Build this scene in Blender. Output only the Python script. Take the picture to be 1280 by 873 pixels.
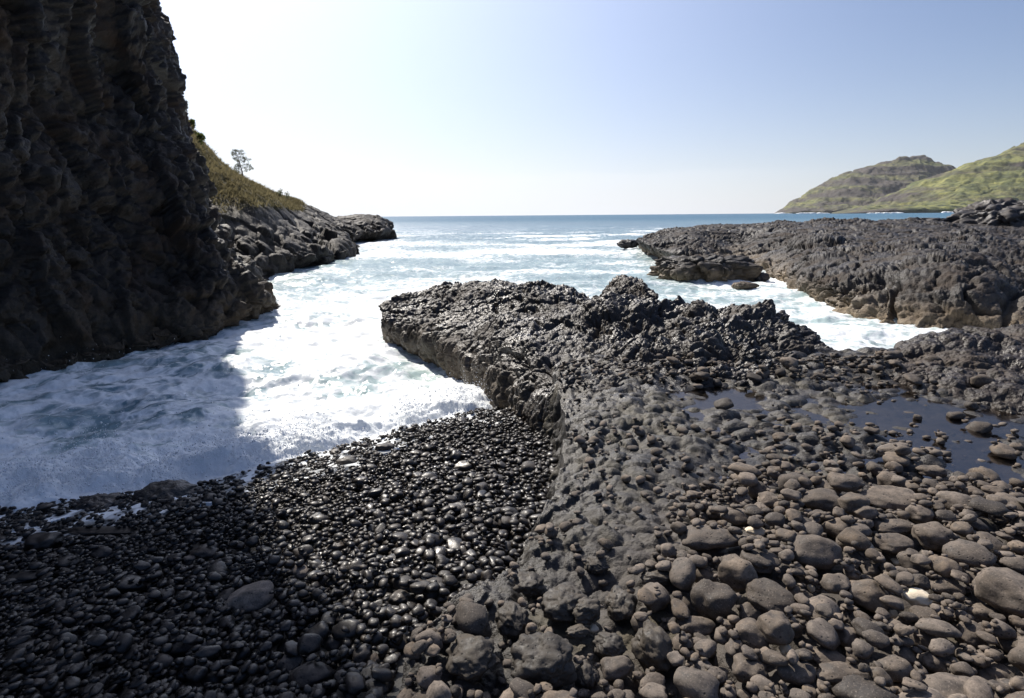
import bpy, math, random
import numpy as np
from mathutils import Matrix, Vector, Euler

for o in list(bpy.data.objects):
    bpy.data.objects.remove(o)
SC = bpy.context.scene
COL = SC.collection
rad = math.radians
random.seed(4)
rng = np.random.default_rng(11)

# ------------------------------------------------------------------ camera, sky, sun, exposure
EYE = 2.8
FPX = 711.0
PITCH, ROLL = 13.23, -0.46
cam_d = bpy.data.cameras.new('camera')
cam_d.sensor_width = 36.0
cam_d.lens = FPX / 1280 * 36.0
cam_d.clip_start = 0.05
cam_d.clip_end = 120000
cam = bpy.data.objects.new('camera', cam_d)
COL.objects.link(cam)
MCAM = Matrix.Rotation(rad(90 - PITCH), 3, 'X') @ Matrix.Rotation(rad(ROLL), 3, 'Z')
cam.matrix_world = Matrix.Translation((0, 0, EYE)) @ MCAM.to_4x4()
SC.camera = cam
MC = np.array(MCAM)

SUN_AZ, SUN_EL = -31.0, 43.0          # azimuth measured from +Y towards +X
w = bpy.data.worlds.new('World')
SC.world = w
w.use_nodes = True
nt = w.node_tree
sky = nt.nodes.new('ShaderNodeTexSky')
sky.sky_type = 'NISHITA'
sky.sun_disc = False
sky.sun_elevation = rad(SUN_EL)
sky.sun_rotation = rad(SUN_AZ)
sky.altitude = 0
sky.air_density = 1.0
sky.dust_density = 0.6
sky.ozone_density = 2.5
bg = nt.nodes['Background']
bg.inputs['Strength'].default_value = 0.07

sd = bpy.data.lights.new('sun', 'SUN')
sd.energy = 5.0
sd.angle = rad(0.55)
sd.color = (1.0, 0.93, 0.83)
so = bpy.data.objects.new('sun', sd)
COL.objects.link(so)
SUNV = Vector((math.sin(rad(SUN_AZ)) * math.cos(rad(SUN_EL)), math.cos(rad(SUN_AZ)) * math.cos(rad(SUN_EL)), math.sin(rad(SUN_EL))))
so.rotation_euler = SUNV.to_track_quat('Z', 'Y').to_euler()
so.location = (-20, 30, 40)

def wmath(op, a, b=0.0, clamp=False):
    x = nt.nodes.new('ShaderNodeMath'); x.operation = op; x.use_clamp = clamp
    for i_, v in ((0, a), (1, b)):
        if hasattr(v, 'is_linked'):
            nt.links.new(v, x.inputs[i_])
        else:
            x.inputs[i_].default_value = v
    return x.outputs[0]
def wmix(f, a, b, blend='MIX'):
    x = nt.nodes.new('ShaderNodeMix'); x.data_type = 'RGBA'; x.blend_type = blend
    nt.links.new(f, x.inputs[0])
    for s_, v in ((x.inputs[6], a), (x.inputs[7], b)):
        if hasattr(v, 'is_linked'):
            nt.links.new(v, s_)
        else:
            s_.default_value = (*v, 1)
    return x.outputs[2]
wtc = nt.nodes.new('ShaderNodeTexCoord')
wd = wtc.outputs['Generated']
wsep = nt.nodes.new('ShaderNodeSeparateXYZ'); nt.links.new(wd, wsep.inputs[0])
wdot = nt.nodes.new('ShaderNodeVectorMath'); wdot.operation = 'DOT_PRODUCT'
nt.links.new(wd, wdot.inputs[0]); wdot.inputs[1].default_value = SUNV
dots = wmath('MAXIMUM', wdot.outputs['Value'], 0.0)
aur = wmath('MULTIPLY', wmath('POWER', dots, 4.0), 1.08)                # hazy brightness round the sun
zz = wmath('MAXIMUM', wsep.outputs[2], 0.0)
hz = wmath('EXPONENT', wmath('MULTIPLY', zz, -8.5))                     # pale haze towards the horizon
wdh = nt.nodes.new('ShaderNodeVectorMath'); wdh.operation = 'DOT_PRODUCT'
nt.links.new(wd, wdh.inputs[0]); wdh.inputs[1].default_value = (math.sin(rad(SUN_AZ)), math.cos(rad(SUN_AZ)), 0)
g2 = wmath('POWER', wmath('MULTIPLY', wmath('ADD', wdh.outputs['Value'], 1.0), 0.5), 2.2)
hf = wmath('MULTIPLY', hz, wmath('MULTIPLY', g2, 1.25), True)
wn = nt.nodes.new('ShaderNodeTexNoise'); wn.inputs['Scale'].default_value = 7; wn.inputs['Detail'].default_value = 5
wmp = nt.nodes.new('ShaderNodeMapping'); wmp.inputs['Scale'].default_value = (1, 1, 6)
nt.links.new(wd, wmp.inputs['Vector']); nt.links.new(wmp.outputs[0], wn.inputs['Vector'])
edge = wmath('ADD', wsep.outputs[2], wmath('MULTIPLY', wmath('SUBTRACT', wn.outputs['Fac'], 0.5), 0.02))
bank = wmath('SUBTRACT', 1.0, wmath('DIVIDE', wmath('SUBTRACT', edge, 0.062), 0.008), True)   # low cloud bank on the horizon
bank = wmath('MULTIPLY', bank, wmath('MULTIPLY', wmath('SUBTRACT', 0.50, wsep.outputs[0]), 1.6, True), True)
one = wmath('ADD', 1.0, 0.0)
wc = wmix(one, sky.outputs[0], (0.90, 0.925, 1.08), 'MULTIPLY')
wc = wmix(aur, wc, (8.6, 8.6, 9.2), 'ADD')
wc = wmix(hf, wc, (9.6, 10.0, 10.6))
wc = wmix(wmath('MULTIPLY', bank, 0.5), wc, (10.0, 10.3, 10.9))
nt.links.new(wc, bg.inputs['Color'])

vs = SC.view_settings
vs.view_transform = 'Standard'
vs.look = 'None'
vs.gamma = 1
vs.use_curve_mapping = False
vs.exposure = 0.45
SC.cycles.max_bounces = 6
SC.cycles.diffuse_bounces = 3
SC.cycles.transparent_max_bounces = 6
SC.cycles.use_denoising = True
SC.cycles.sample_clamp_indirect = 6

# ------------------------------------------------------------------ pixel helpers (1280 x 873 photograph pixels)
def rays(px, py):
    d = np.stack([(np.asarray(px, float) - 640) / FPX, (436.5 - np.asarray(py, float)) / FPX, -np.ones_like(np.asarray(px, float))], -1)
    return d @ MC.T

def on_z(px, py, z):
    d = rays(px, py)
    t = (z - EYE) / d[..., 2]
    p = d * t[..., None]
    p[..., 2] += EYE
    return p

def at_y(px, py, Y):
    d = rays(px, py)
    t = np.asarray(Y, float) / d[..., 1]
    p = d * t[..., None]
    p[..., 2] += EYE
    return p

def project(P):
    q = (np.asarray(P, float) - np.array([0, 0, EYE])) @ MC
    dep = -q[..., 2]
    return 640 + FPX * q[..., 0] / dep, 436.5 - FPX * q[..., 1] / dep, dep

# ------------------------------------------------------------------ numpy noise
_r = np.random.default_rng(5)
_perm = np.concatenate([_r.permutation(256)] * 2).astype(np.int32)
_g = _r.normal(size=(256, 3)).astype(np.float32)
_g /= np.linalg.norm(_g, axis=1)[:, None]
_cell = _r.random((256, 3)).astype(np.float32)
_rnd = _r.random((256, 8)).astype(np.float32)

def _hash(i):
    i = i & 255
    return _perm[_perm[_perm[i[..., 0]] + i[..., 1]] + i[..., 2]]

def _perlin(p):
    i = np.floor(p).astype(np.int32)
    f = (p - i).astype(np.float32)
    u = f * f * f * (f * (f * 6 - 15) + 10)
    out = 0
    for dx in (0, 1):
        for dy in (0, 1):
            for dz in (0, 1):
                o = np.array([dx, dy, dz])
                g = _g[_hash(i + o)]
                d = ((f - o) * g).sum(-1)
                wx = u[..., 0] if dx else 1 - u[..., 0]
                wy = u[..., 1] if dy else 1 - u[..., 1]
                wz = u[..., 2] if dz else 1 - u[..., 2]
                out = out + d * wx * wy * wz
    return out * 1.5

def chunked(fn, p, n=150000):
    sh = p.shape[:-1]
    q = p.reshape(-1, 3)
    res = [fn(q[k:k + n]) for k in range(0, len(q), n)]
    if isinstance(res[0], tuple):
        return tuple(np.concatenate([r[j] for r in res]).reshape(sh + res[0][j].shape[1:]) for j in range(len(res[0])))
    return np.concatenate(res).reshape(sh)

def fbm(p, scale=1.0, oct=4, seed=0, gain=0.5):
    p = np.asarray(p, np.float32)
    def f(q):
        s = 0
        a = 1.0
        k = scale
        for o in range(oct):
            s = s + a * _perlin(q * k + (seed * 17.3 + o * 31.7))
            a *= gain
            k *= 2.03
        return s
    return chunked(f, p)

def worley(p, scale=1.0, seed=0):
    """F1, F2, id (0..255), vector to the nearest cell point (in cell units)"""
    p = np.asarray(p, np.float32)
    def f(q):
        q = q * scale + seed * 13.7
        i = np.floor(q).astype(np.int32)
        fr = (q - i).astype(np.float32)
        f1 = np.full(len(q), 9.0, np.float32)
        f2 = np.full(len(q), 9.0, np.float32)
        idn = np.zeros(len(q), np.int32)
        vec = np.zeros((len(q), 3), np.float32)
        for dx in (-1, 0, 1):
            for dy in (-1, 0, 1):
                for dz in (-1, 0, 1):
                    o = np.array([dx, dy, dz])
                    h = _hash(i + o)
                    v = fr - o - _cell[h]
                    d = np.sqrt((v * v).sum(-1))
                    m = d < f1
                    f2 = np.where(m, f1, np.minimum(f2, d))
                    f1 = np.where(m, d, f1)
                    idn = np.where(m, h, idn)
                    vec = np.where(m[:, None], v, vec)
        return f1, f2, idn, vec
    return chunked(f, p)

def lumps(p, scale, seed=0, squash=1.0):
    """rounded knobs, 0..1"""
    q = np.array(p, np.float32)
    q[..., 2] *= squash
    f1, f2, idn, vec = worley(q, scale, seed)
    dome = np.sqrt(np.clip(1 - (f1 / 0.8) ** 2, 0, 1))
    return dome * (0.45 + 0.55 * _rnd[idn, 0])

def blocks(p, scale, seed=0, tilt=0.5, stretch=(1, 1, 1)):
    """angular facets, about -0.5..0.5, with cracks"""
    q = np.asarray(p, np.float32) * np.array(stretch, np.float32)
    f1, f2, idn, vec = worley(q, scale, seed)
    v = (_rnd[idn, 1] - 0.5) + tilt * (vec * (_rnd[idn, 2:5] - 0.5) * 2).sum(-1)
    crack = np.clip((f2 - f1) / 0.12, 0, 1)
    return v - 0.35 * (1 - crack)

def sstep(a, b, x):
    t = np.clip((np.asarray(x, float) - a) / (b - a), 0, 1)
    return t * t * (3 - 2 * t)

# ------------------------------------------------------------------ mesh helpers
def new_mesh(name, V, F, mat=None, smooth=True, attrs=None):
    V = np.ascontiguousarray(np.asarray(V, np.float32).reshape(-1, 3))
    F = np.ascontiguousarray(np.asarray(F, np.int32))
    me = bpy.data.meshes.new(name)
    n = F.shape[1]
    me.vertices.add(len(V))
    me.vertices.foreach_set('co', V.ravel())
    me.loops.add(F.size)
    me.loops.foreach_set('vertex_index', F.ravel())
    me.polygons.add(len(F))
    me.polygons.foreach_set('loop_start', np.arange(0, F.size, n, dtype=np.int32))
    me.polygons.foreach_set('use_smooth', np.full(len(F), smooth, bool))
    me.update(calc_edges=True)
    if attrs:
        for k, a in attrs.items():
            at = me.attributes.new(k, 'FLOAT', 'POINT')
            at.data.foreach_set('value', np.ascontiguousarray(np.asarray(a, np.float32).ravel()))
    if mat:
        me.materials.append(mat)
    return me

def link(name, me, parent=None, **props):
    o = bpy.data.objects.new(name, me)
    COL.objects.link(o)
    if parent:
        o.parent = parent
    for k, v in props.items():
        o[k] = v
    return o

def grid_faces(n, m, flip=False):
    i = np.arange(n * m).reshape(n, m)
    q = np.stack([i[:-1, :-1], i[1:, :-1], i[1:, 1:], i[:-1, 1:]], -1).reshape(-1, 4)
    return q[:, ::-1] if flip else q

def catmull(P, t):
    """P (n, ...) control, t in 0..n-1"""
    n = len(P)
    i = np.clip(np.floor(t).astype(int), 0, n - 2)
    f = (t - i).reshape((-1,) + (1,) * (P.ndim - 1))
    p0 = P[np.clip(i - 1, 0, n - 1)]
    p1, p2 = P[i], P[i + 1]
    p3 = P[np.clip(i + 2, 0, n - 1)]
    return 0.5 * (2 * p1 + (p2 - p0) * f + (2 * p0 - 5 * p1 + 4 * p2 - p3) * f * f + (3 * p1 - p0 - 3 * p2 + p3) * f ** 3)

def loft(ctrl, nu, nv):
    """ctrl (NU, NV, 3) -> (nu, nv, 3), spaced evenly as seen from the camera"""
    C = np.asarray(ctrl, float)
    cc = np.array([0, 0, EYE])
    def params(C, n):
        t = np.linspace(0, len(C) - 1, 40 * (len(C) - 1) + 1)
        Q = catmull(C, t)
        mid = 0.5 * (Q[1:] + Q[:-1])
        seg = np.linalg.norm(Q[1:] - Q[:-1], axis=-1) / (2.0 + np.linalg.norm(mid - cc, axis=-1))
        s = seg.mean(1) + 1e-6
        cum = np.concatenate([[0], np.cumsum(s)])
        return np.interp(np.linspace(0, cum[-1], n), cum, t)
    tu = params(C, nu)
    A = catmull(C, tu)
    B = np.swapaxes(A, 0, 1)
    Bc = np.swapaxes(C, 0, 1)
    tv = params(Bc, nv)
    return np.swapaxes(catmull(B, tv), 0, 1)

def normals(P):
    du = np.gradient(P, axis=0)
    dv = np.gradient(P, axis=1)
    n = np.cross(du, dv)
    return n / (np.linalg.norm(n, axis=-1, keepdims=True) + 1e-9)

_ico = {}
def ico(sub):
    if sub not in _ico:
        import bmesh
        bm = bmesh.new()
        bmesh.ops.create_icosphere(bm, subdivisions=sub, radius=1)
        V = np.array([v.co[:] for v in bm.verts])
        F = np.array([[v.index for v in f.verts] for f in bm.faces])
        bm.free()
        _ico[sub] = (V, F)
    return _ico[sub]

# ------------------------------------------------------------------ materials
class N:
    """a small node-building helper"""
    def __init__(self, name):
        self.m = bpy.data.materials.new(name)
        self.m.use_nodes = True
        self.t = self.m.node_tree
        self.b = self.t.nodes['Principled BSDF']
        self.out = self.t.nodes['Material Output']
    def n(self, typ, **kw):
        x = self.t.nodes.new(typ)
        for k, v in kw.items():
            setattr(x, k, v)
        return x
    def l(self, a, b):
        self.t.links.new(a, b)
    def val(self, sock, v):
        if hasattr(v, 'is_linked'):
            self.l(v, sock)
        else:
            sock.default_value = v
    def coord(self, kind='Object', scale=(1, 1, 1)):
        c = self.n('ShaderNodeTexCoord').outputs[kind]
        if scale == (1, 1, 1):
            return c
        mp = self.n('ShaderNodeMapping')
        mp.inputs['Scale'].default_value = scale
        self.l(c, mp.inputs['Vector'])
        return mp.outputs[0]
    def pos(self):
        return self.n('ShaderNodeNewGeometry').outputs['Position']
    def noise(self, vec, scale, detail=6, rough=0.6, dist=0.0):
        x = self.n('ShaderNodeTexNoise')
        x.inputs['Scale'].default_value = scale
        x.inputs['Detail'].default_value = detail
        x.inputs['Roughness'].default_value = rough
        x.inputs['Distortion'].default_value = dist
        self.l(vec, x.inputs['Vector'])
        return x.outputs['Fac']
    def voro(self, vec, scale, feature='F1', out='Distance'):
        x = self.n('ShaderNodeTexVoronoi', feature=feature)
        x.inputs['Scale'].default_value = scale
        self.l(vec, x.inputs['Vector'])
        return x.outputs[out]
    def ramp(self, fac, stops):
        x = self.n('ShaderNodeValToRGB')
        e = x.color_ramp.elements
        while len(e) < len(stops):
            e.new(0.5)
        for el, (p, c) in zip(e, stops):
            el.position = p
            el.color = (*c, 1) if isinstance(c, tuple) else (c, c, c, 1)
        self.l(fac, x.inputs[0])
        return x.outputs[0]
    def mix(self, fac, a, b, blend='MIX'):
        x = self.n('ShaderNodeMix', data_type='RGBA', blend_type=blend)
        self.val(x.inputs[0], fac)
        for s, v in ((x.inputs[6], a), (x.inputs[7], b)):
            if hasattr(v, 'is_linked'):
                self.l(v, s)
            else:
                s.default_value = (*v, 1)
        return x.outputs[2]
    def math(self, op, a, b=0.0, clamp=False):
        x = self.n('ShaderNodeMath', operation=op, use_clamp=clamp)
        self.val(x.inputs[0], a)
        self.val(x.inputs[1], b)
        return x.outputs[0]
    def maprange(self, v, a, b, c=0.0, d=1.0):
        x = self.n('ShaderNodeMapRange')
        self.l(v, x.inputs[0])
        for k, q in zip((1, 2, 3, 4), (a, b, c, d)):
            x.inputs[k].default_value = q
        return x.outputs[0]
    def sep(self, v):
        x = self.n('ShaderNodeSeparateXYZ')
        self.l(v, x.inputs[0])
        return x.outputs
    def attr(self, name, typ='GEOMETRY'):
        x = self.n('ShaderNodeAttribute', attribute_name=name, attribute_type=typ)
        return x.outputs['Fac']
    def bump(self, h, strength, dist, prev=None):
        x = self.n('ShaderNodeBump')
        x.inputs['Strength'].default_value = strength
        x.inputs['Distance'].default_value = dist
        self.l(h, x.inputs['Height'])
        if prev is not None:
            self.l(prev, x.inputs['Normal'])
        return x.outputs[0]
    def set(self, **kw):
        names = dict(color='Base Color', rough='Roughness', spec='Specular IOR Level', normal='Normal', coat='Coat Weight', coat_rough='Coat Roughness', trans='Transmission Weight', ior='IOR', sss='Subsurface Weight')
        for k, v in kw.items():
            s = self.b.inputs[names[k]]
            if isinstance(v, tuple):
                v = (*v, 1)
            self.val(s, v)
        return self.m

def rock_mat(name, dark, light, stain, scale=1.0, rough=(0.35, 0.75), band=None, bumpd=0.02, stain_amt=0.5, spec=0.5):
    k = N(name)
    p = k.pos()
    n1 = k.noise(p, 1.3 * scale, 8, 0.65)
    n2 = k.noise(p, 9 * scale, 6, 0.7)
    n3 = k.noise(p, 0.5 * scale, 5, 0.6)
    c = k.mix(k.ramp(n2, [(0.35, 0.0), (0.68, 1.0)]), dark, light)
    c = k.mix(k.math('MULTIPLY', k.ramp(n1, [(0.48, 0.0), (0.66, 1.0)]), stain_amt), c, stain)
    if band:                              # (z0, z1, colour, amount): weed and salt along the waterline
        z = k.sep(p)[2]
        zz = k.math('ADD', z, k.math('MULTIPLY', k.math('SUBTRACT', n3, 0.5), 1.4))
        f = k.math('MULTIPLY', k.maprange(zz, band[1], band[0]), band[3])
        f = k.math('MULTIPLY', f, k.ramp(n2, [(0.3, 0.35), (0.6, 1.0)]))
        c = k.mix(f, c, band[2])
    v = k.voro(p, 34 * scale)
    h = k.math('ADD', n2, k.math('MULTIPLY', v, 0.5))
    nb = k.bump(h, 0.75, bumpd)
    nb = k.bump(k.noise(p, 60 * scale, 3, 0.6), 0.5, bumpd * 0.3, nb)
    r = k.maprange(n1, 0.35, 0.65, rough[0], rough[1])
    return k.set(color=c, rough=r, normal=nb, spec=spec)

def stone_mat(name, stuff, a, b, warm, rough, pit=0.5, coat=0.0):
    k = N(name)
    if stuff:
        t = k.attr('tint')
        w2 = k.attr('warm')
        p = k.pos()
    else:
        oc = k.n('ShaderNodeObjectInfo').outputs['Color']
        s = k.n('ShaderNodeSeparateColor')
        k.l(oc, s.inputs[0])
        t, w2 = s.outputs[0], s.outputs[1]
        p = k.pos()
    c = k.mix(t, a, b)
    c = k.mix(w2, c, k.mix(t, tuple(x * 0.6 for x in warm), warm))
    n1 = k.noise(p, 22, 6, 0.65)
    n2 = k.noise(p, 110, 4, 0.6)
    c = k.mix(k.ramp(n1, [(0.34, 0.8), (0.62, 0.0)]), c, tuple(x * 0.6 for x in a), 'MIX')
    c = k.mix(k.ramp(n2, [(0.36, 0.55), (0.5, 0.0)]), c, tuple(x * 0.35 for x in b), 'MIX')
    c = k.mix(k.ramp(k.noise(p, 160, 2, 0.5), [(0.60, 0.0), (0.68, 0.35)]), c, tuple(x * 1.3 for x in b), 'MIX')
    v = k.voro(p, 48)
    pits = k.ramp(v, [(0.10, 0.0), (0.24, 1.0)])
    holes = k.mix(k.ramp(k.noise(p, 14, 2, 0.5), [(0.45, 1.0), (0.6, 0.0)]), (1, 1, 1), pits)
    c = k.mix(0.75, c, holes, 'MULTIPLY')
    h = k.math('ADD', k.math('MULTIPLY', n2, 0.4), k.math('MULTIPLY', holes, 0.8))
    nb = k.bump(n1, 0.35, 0.01)
    nb = k.bump(h, pit, 0.004, nb)
    damp = k.ramp(k.noise(p, 1.1, 3, 0.6), [(0.40, 0.0), (0.62, 1.0)])      # some patches have dried more than others
    r = k.maprange(n1, 0.35, 0.65, rough[0], rough[1])
    r = k.math('ADD', r, k.math('MULTIPLY', k.math('ADD', damp, t), 0.12), True)
    return k.set(color=c, rough=r, normal=nb, coat=coat, coat_rough=0.2, spec=0.42)

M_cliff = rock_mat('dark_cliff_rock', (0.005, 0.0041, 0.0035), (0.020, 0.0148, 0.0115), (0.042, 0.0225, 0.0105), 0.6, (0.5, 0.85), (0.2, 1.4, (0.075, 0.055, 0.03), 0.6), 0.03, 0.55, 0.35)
M_ledge = rock_mat('wet_black_lava', (0.009, 0.0072, 0.0062), (0.030, 0.0225, 0.0185), (0.050, 0.033, 0.020), 1.0, (0.28, 0.72), (-0.1, 0.75, (0.15, 0.11, 0.065), 0.7), 0.02, 0.45, 0.5)
M_plat = rock_mat('weathered_lava', (0.011, 0.0098, 0.0094), (0.056, 0.049, 0.045), (0.070, 0.045, 0.027), 0.7, (0.45, 0.85), (-0.1, 0.75, (0.25, 0.19, 0.12), 0.85), 0.035, 0.4, 0.35)
M_crag = rock_mat('black_crag_rock', (0.02, 0.018, 0.018), (0.055, 0.048, 0.046), (0.06, 0.045, 0.035), 0.7, (0.4, 0.75), None, 0.03)
M_mound = rock_mat('dark_lava_mound', (0.016, 0.014, 0.013), (0.060, 0.050, 0.045), (0.09, 0.065, 0.045), 1.0, (0.3, 0.7), (0.9, 1.2, (0.08, 0.062, 0.04), 0.5), 0.02, 0.4, 0.28)
M_boul = rock_mat('wet_boulder_rock', (0.02, 0.018, 0.017), (0.05, 0.043, 0.04), (0.07, 0.06, 0.045), 1.6, (0.25, 0.5), None, 0.01)

def shelf_mat():
    k = N('lava_shelf_rock')
    p = k.pos()
    wet = k.attr('wet')
    pale = k.attr('pale')
    n1 = k.noise(p, 2.2, 7, 0.65)
    n2 = k.noise(p, 16, 6, 0.7)
    dry = k.mix(n2, (0.026, 0.022, 0.019), (0.105, 0.087, 0.072))
    wetc = k.mix(n2, (0.009, 0.008, 0.0073), (0.042, 0.036, 0.031))
    c = k.mix(wet, dry, wetc)
    c = k.mix(k.math('MULTIPLY', k.ramp(n1, [(0.52, 0.0), (0.64, 1.0)]), 0.5), c, (0.085, 0.07, 0.038))
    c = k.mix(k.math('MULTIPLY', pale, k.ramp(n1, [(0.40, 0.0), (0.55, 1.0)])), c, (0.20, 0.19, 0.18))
    v = k.voro(p, 70)
    holes = k.ramp(v, [(0.1, 0.0), (0.26, 1.0)])
    nb = k.bump(n2, 0.6, 0.02)
    nb = k.bump(k.noise(p, 48, 5, 0.7), 0.7, 0.012, nb)
    nb = k.bump(k.math('ADD', holes, k.noise(p, 120, 3, 0.6)), 0.4, 0.004, nb)
    r = k.math('SUBTRACT', k.maprange(n1, 0.35, 0.65, 0.6, 0.85), k.math('MULTIPLY', wet, 0.27))
    return k.set(color=c, rough=r, normal=nb)
M_shelf = shelf_mat()

M_wet_i = stone_mat('wet_pebble', False, (0.009, 0.0078, 0.0072), (0.048, 0.040, 0.035), (0.085, 0.058, 0.038), (0.24, 0.52), 0.4, 0.07)
M_wet_s = stone_mat('wet_pebbles', True, (0.009, 0.0078, 0.0072), (0.048, 0.040, 0.035), (0.085, 0.058, 0.038), (0.24, 0.52), 0.4, 0.07)
M_dry_i = stone_mat('dry_cobble', False, (0.042, 0.035, 0.030), (0.24, 0.20, 0.168), (0.245, 0.18, 0.12), (0.6, 0.85), 0.6)
M_dry_s = stone_mat('dry_cobbles', True, (0.042, 0.035, 0.030), (0.24, 0.20, 0.168), (0.245, 0.18, 0.12), (0.6, 0.85), 0.6)
M_crag_i = stone_mat('shelf_boulder', False, (0.028, 0.024, 0.021), (0.12, 0.105, 0.09), (0.15, 0.115, 0.075), (0.42, 0.75), 0.7)
k = N('white_coral_stone')
pp = k.pos()
M_white = k.set(color=k.mix(k.noise(pp, 30, 5, 0.6), (0.50, 0.40, 0.27), (0.80, 0.72, 0.58)), rough=0.7, normal=k.bump(k.noise(pp, 60, 4, 0.6), 0.4, 0.008))

def simple(name, col, rough=0.7, var=0.3, scale=6):
    k = N(name)
    p = k.pos()
    c = k.mix(k.noise(p, scale, 5, 0.6), tuple(x * (1 - var) for x in col), tuple(min(1, x * (1 + var)) for x in col))
    return k.set(color=c, rough=rough)

# ------------------------------------------------------------------ terrain functions
WLP = on_z(np.array([-330., -150, 0, 120, 200, 270, 350, 440, 520, 560, 615, 650]), np.array([690., 668, 650, 640, 628, 612, 588, 566, 545, 532, 520, 515]), 0.12)
def wl(x):
    return np.interp(x, WLP[:, 0], WLP[:, 1])
def d_sea(x, y):                       # metres to seaward of the beach waterline
    return (y - wl(x)) * 0.84
def beach_h(x, y):
    d = d_sea(x, y)
    p = np.stack([x, y, np.zeros_like(x)], -1)
    h = 0.10 - 0.205 * d + 0.05 * fbm(p, 0.8, 3, 3)
    return np.maximum(h, -0.9)

EDGE_PX = np.array([[692, 470, 1.02], [700, 500, 1.02], [703, 540, 1.0], [700, 580, 0.98], [688, 630, 0.97], [668, 680, 0.96], [640, 722, 0.95], [600, 755, 0.95], [555, 795, 0.93], [528, 835, 0.92], [508, 875, 0.92]])
EDGE = on_z(EDGE_PX[:, 0], EDGE_PX[:, 1], EDGE_PX[:, 2])
EDGE = np.concatenate([[[EDGE[0, 0] + 0.02, 8.5, 1.0]], EDGE, [[EDGE[-1, 0] - 0.02, 1.4, 0.9], [EDGE[-1, 0] - 0.05, 0.2, 0.9]]])
_o = np.argsort(EDGE[:, 1])
def xe(y):
    q = np.stack([np.zeros_like(y), y, np.zeros_like(y)], -1)
    return np.interp(y, EDGE[_o, 1], EDGE[_o, 0]) + 0.07 * fbm(q, 2.2, 3, 9)
POOL_Z = 1.085
def shelf_h(x, y):
    x = np.asarray(x, float)
    y = np.asarray(y, float)
    p = np.stack([x, y, np.zeros_like(x)], -1)
    wdt = x - xe(y)
    # gentle form: pool basin in the middle distance, higher cobble bank near the camera on the right
    basin = sstep(0.55, 1.4, wdt) * sstep(3.0, 3.7, y + 0.10 * x) * sstep(6.0, 5.3, y)
    bank = sstep(3.5, 2.4, y + 0.08 * x) * sstep(0.7, 1.6, wdt)
    h = 1.083 + 0.077 * bank - 0.037 * basin + 0.035 * fbm(p, 1.0, 3, 21) + 0.02 * fbm(p, 3.0, 3, 4)
    edgey = np.exp(-np.clip(wdt, 0, 9) / 0.16)
    h -= 0.12 * edgey
    h += 0.035 * np.exp(-np.clip(wdt, 0, 9) / 0.5) * fbm(p, 9, 4, 77, 0.6)
    # embedded stones
    q = p.copy()
    q[..., 0] *= 0.8
    l1 = lumps(q + 0.05 * fbm(p, 4, 2, 8)[..., None], 7.5, 1)
    l2 = lumps(q, 13.0, 2)
    big = lumps(q + 0.10 * fbm(p, 2.5, 2, 18)[..., None], 2.6, 5)
    near = np.exp(-np.clip(wdt, 0, 9) / 0.7) * sstep(3.8, 2.8, y)
    pooly = sstep(4.0, 4.6, y)
    patch = sstep(-0.25, 0.15, fbm(p * np.array([0.8, 1, 1]), 0.9, 3, 33))
    amp = 0.085 * (1 - 0.5 * near) * (1 - 0.62 * basin * (1 - patch))
    h += amp * l1 + 0.030 * l2 * (0.4 + 0.6 * patch) + 0.20 * near * (big - 0.25)
    # far edge falls to the channel
    far = 6.75 + 0.25 * fbm(p, 0.9, 2, 14)
    h -= 2.4 * sstep(0, 0.7, y - far)
    return h

# ------------------------------------------------------------------ ground of the pebble beach
gx = np.linspace(-14, 4, 260)
gy = np.linspace(-3, 9.5, 220)
X, Y = np.meshgrid(gx, gy, indexing='ij')
Zb = beach_h(X, Y)
k = N('wet_black_sand')
pp = k.pos()
M_sand = k.set(color=k.mix(k.noise(pp, 40, 5, 0.7), (0.008, 0.008, 0.008), (0.03, 0.027, 0.025)), rough=0.5, normal=k.bump(k.noise(pp, 80, 4, 0.7), 0.6, 0.01))
link('beach', new_mesh('beach', np.stack([X, Y, Zb], -1), grid_faces(len(gx), len(gy)), M_sand), kind='structure')

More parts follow.
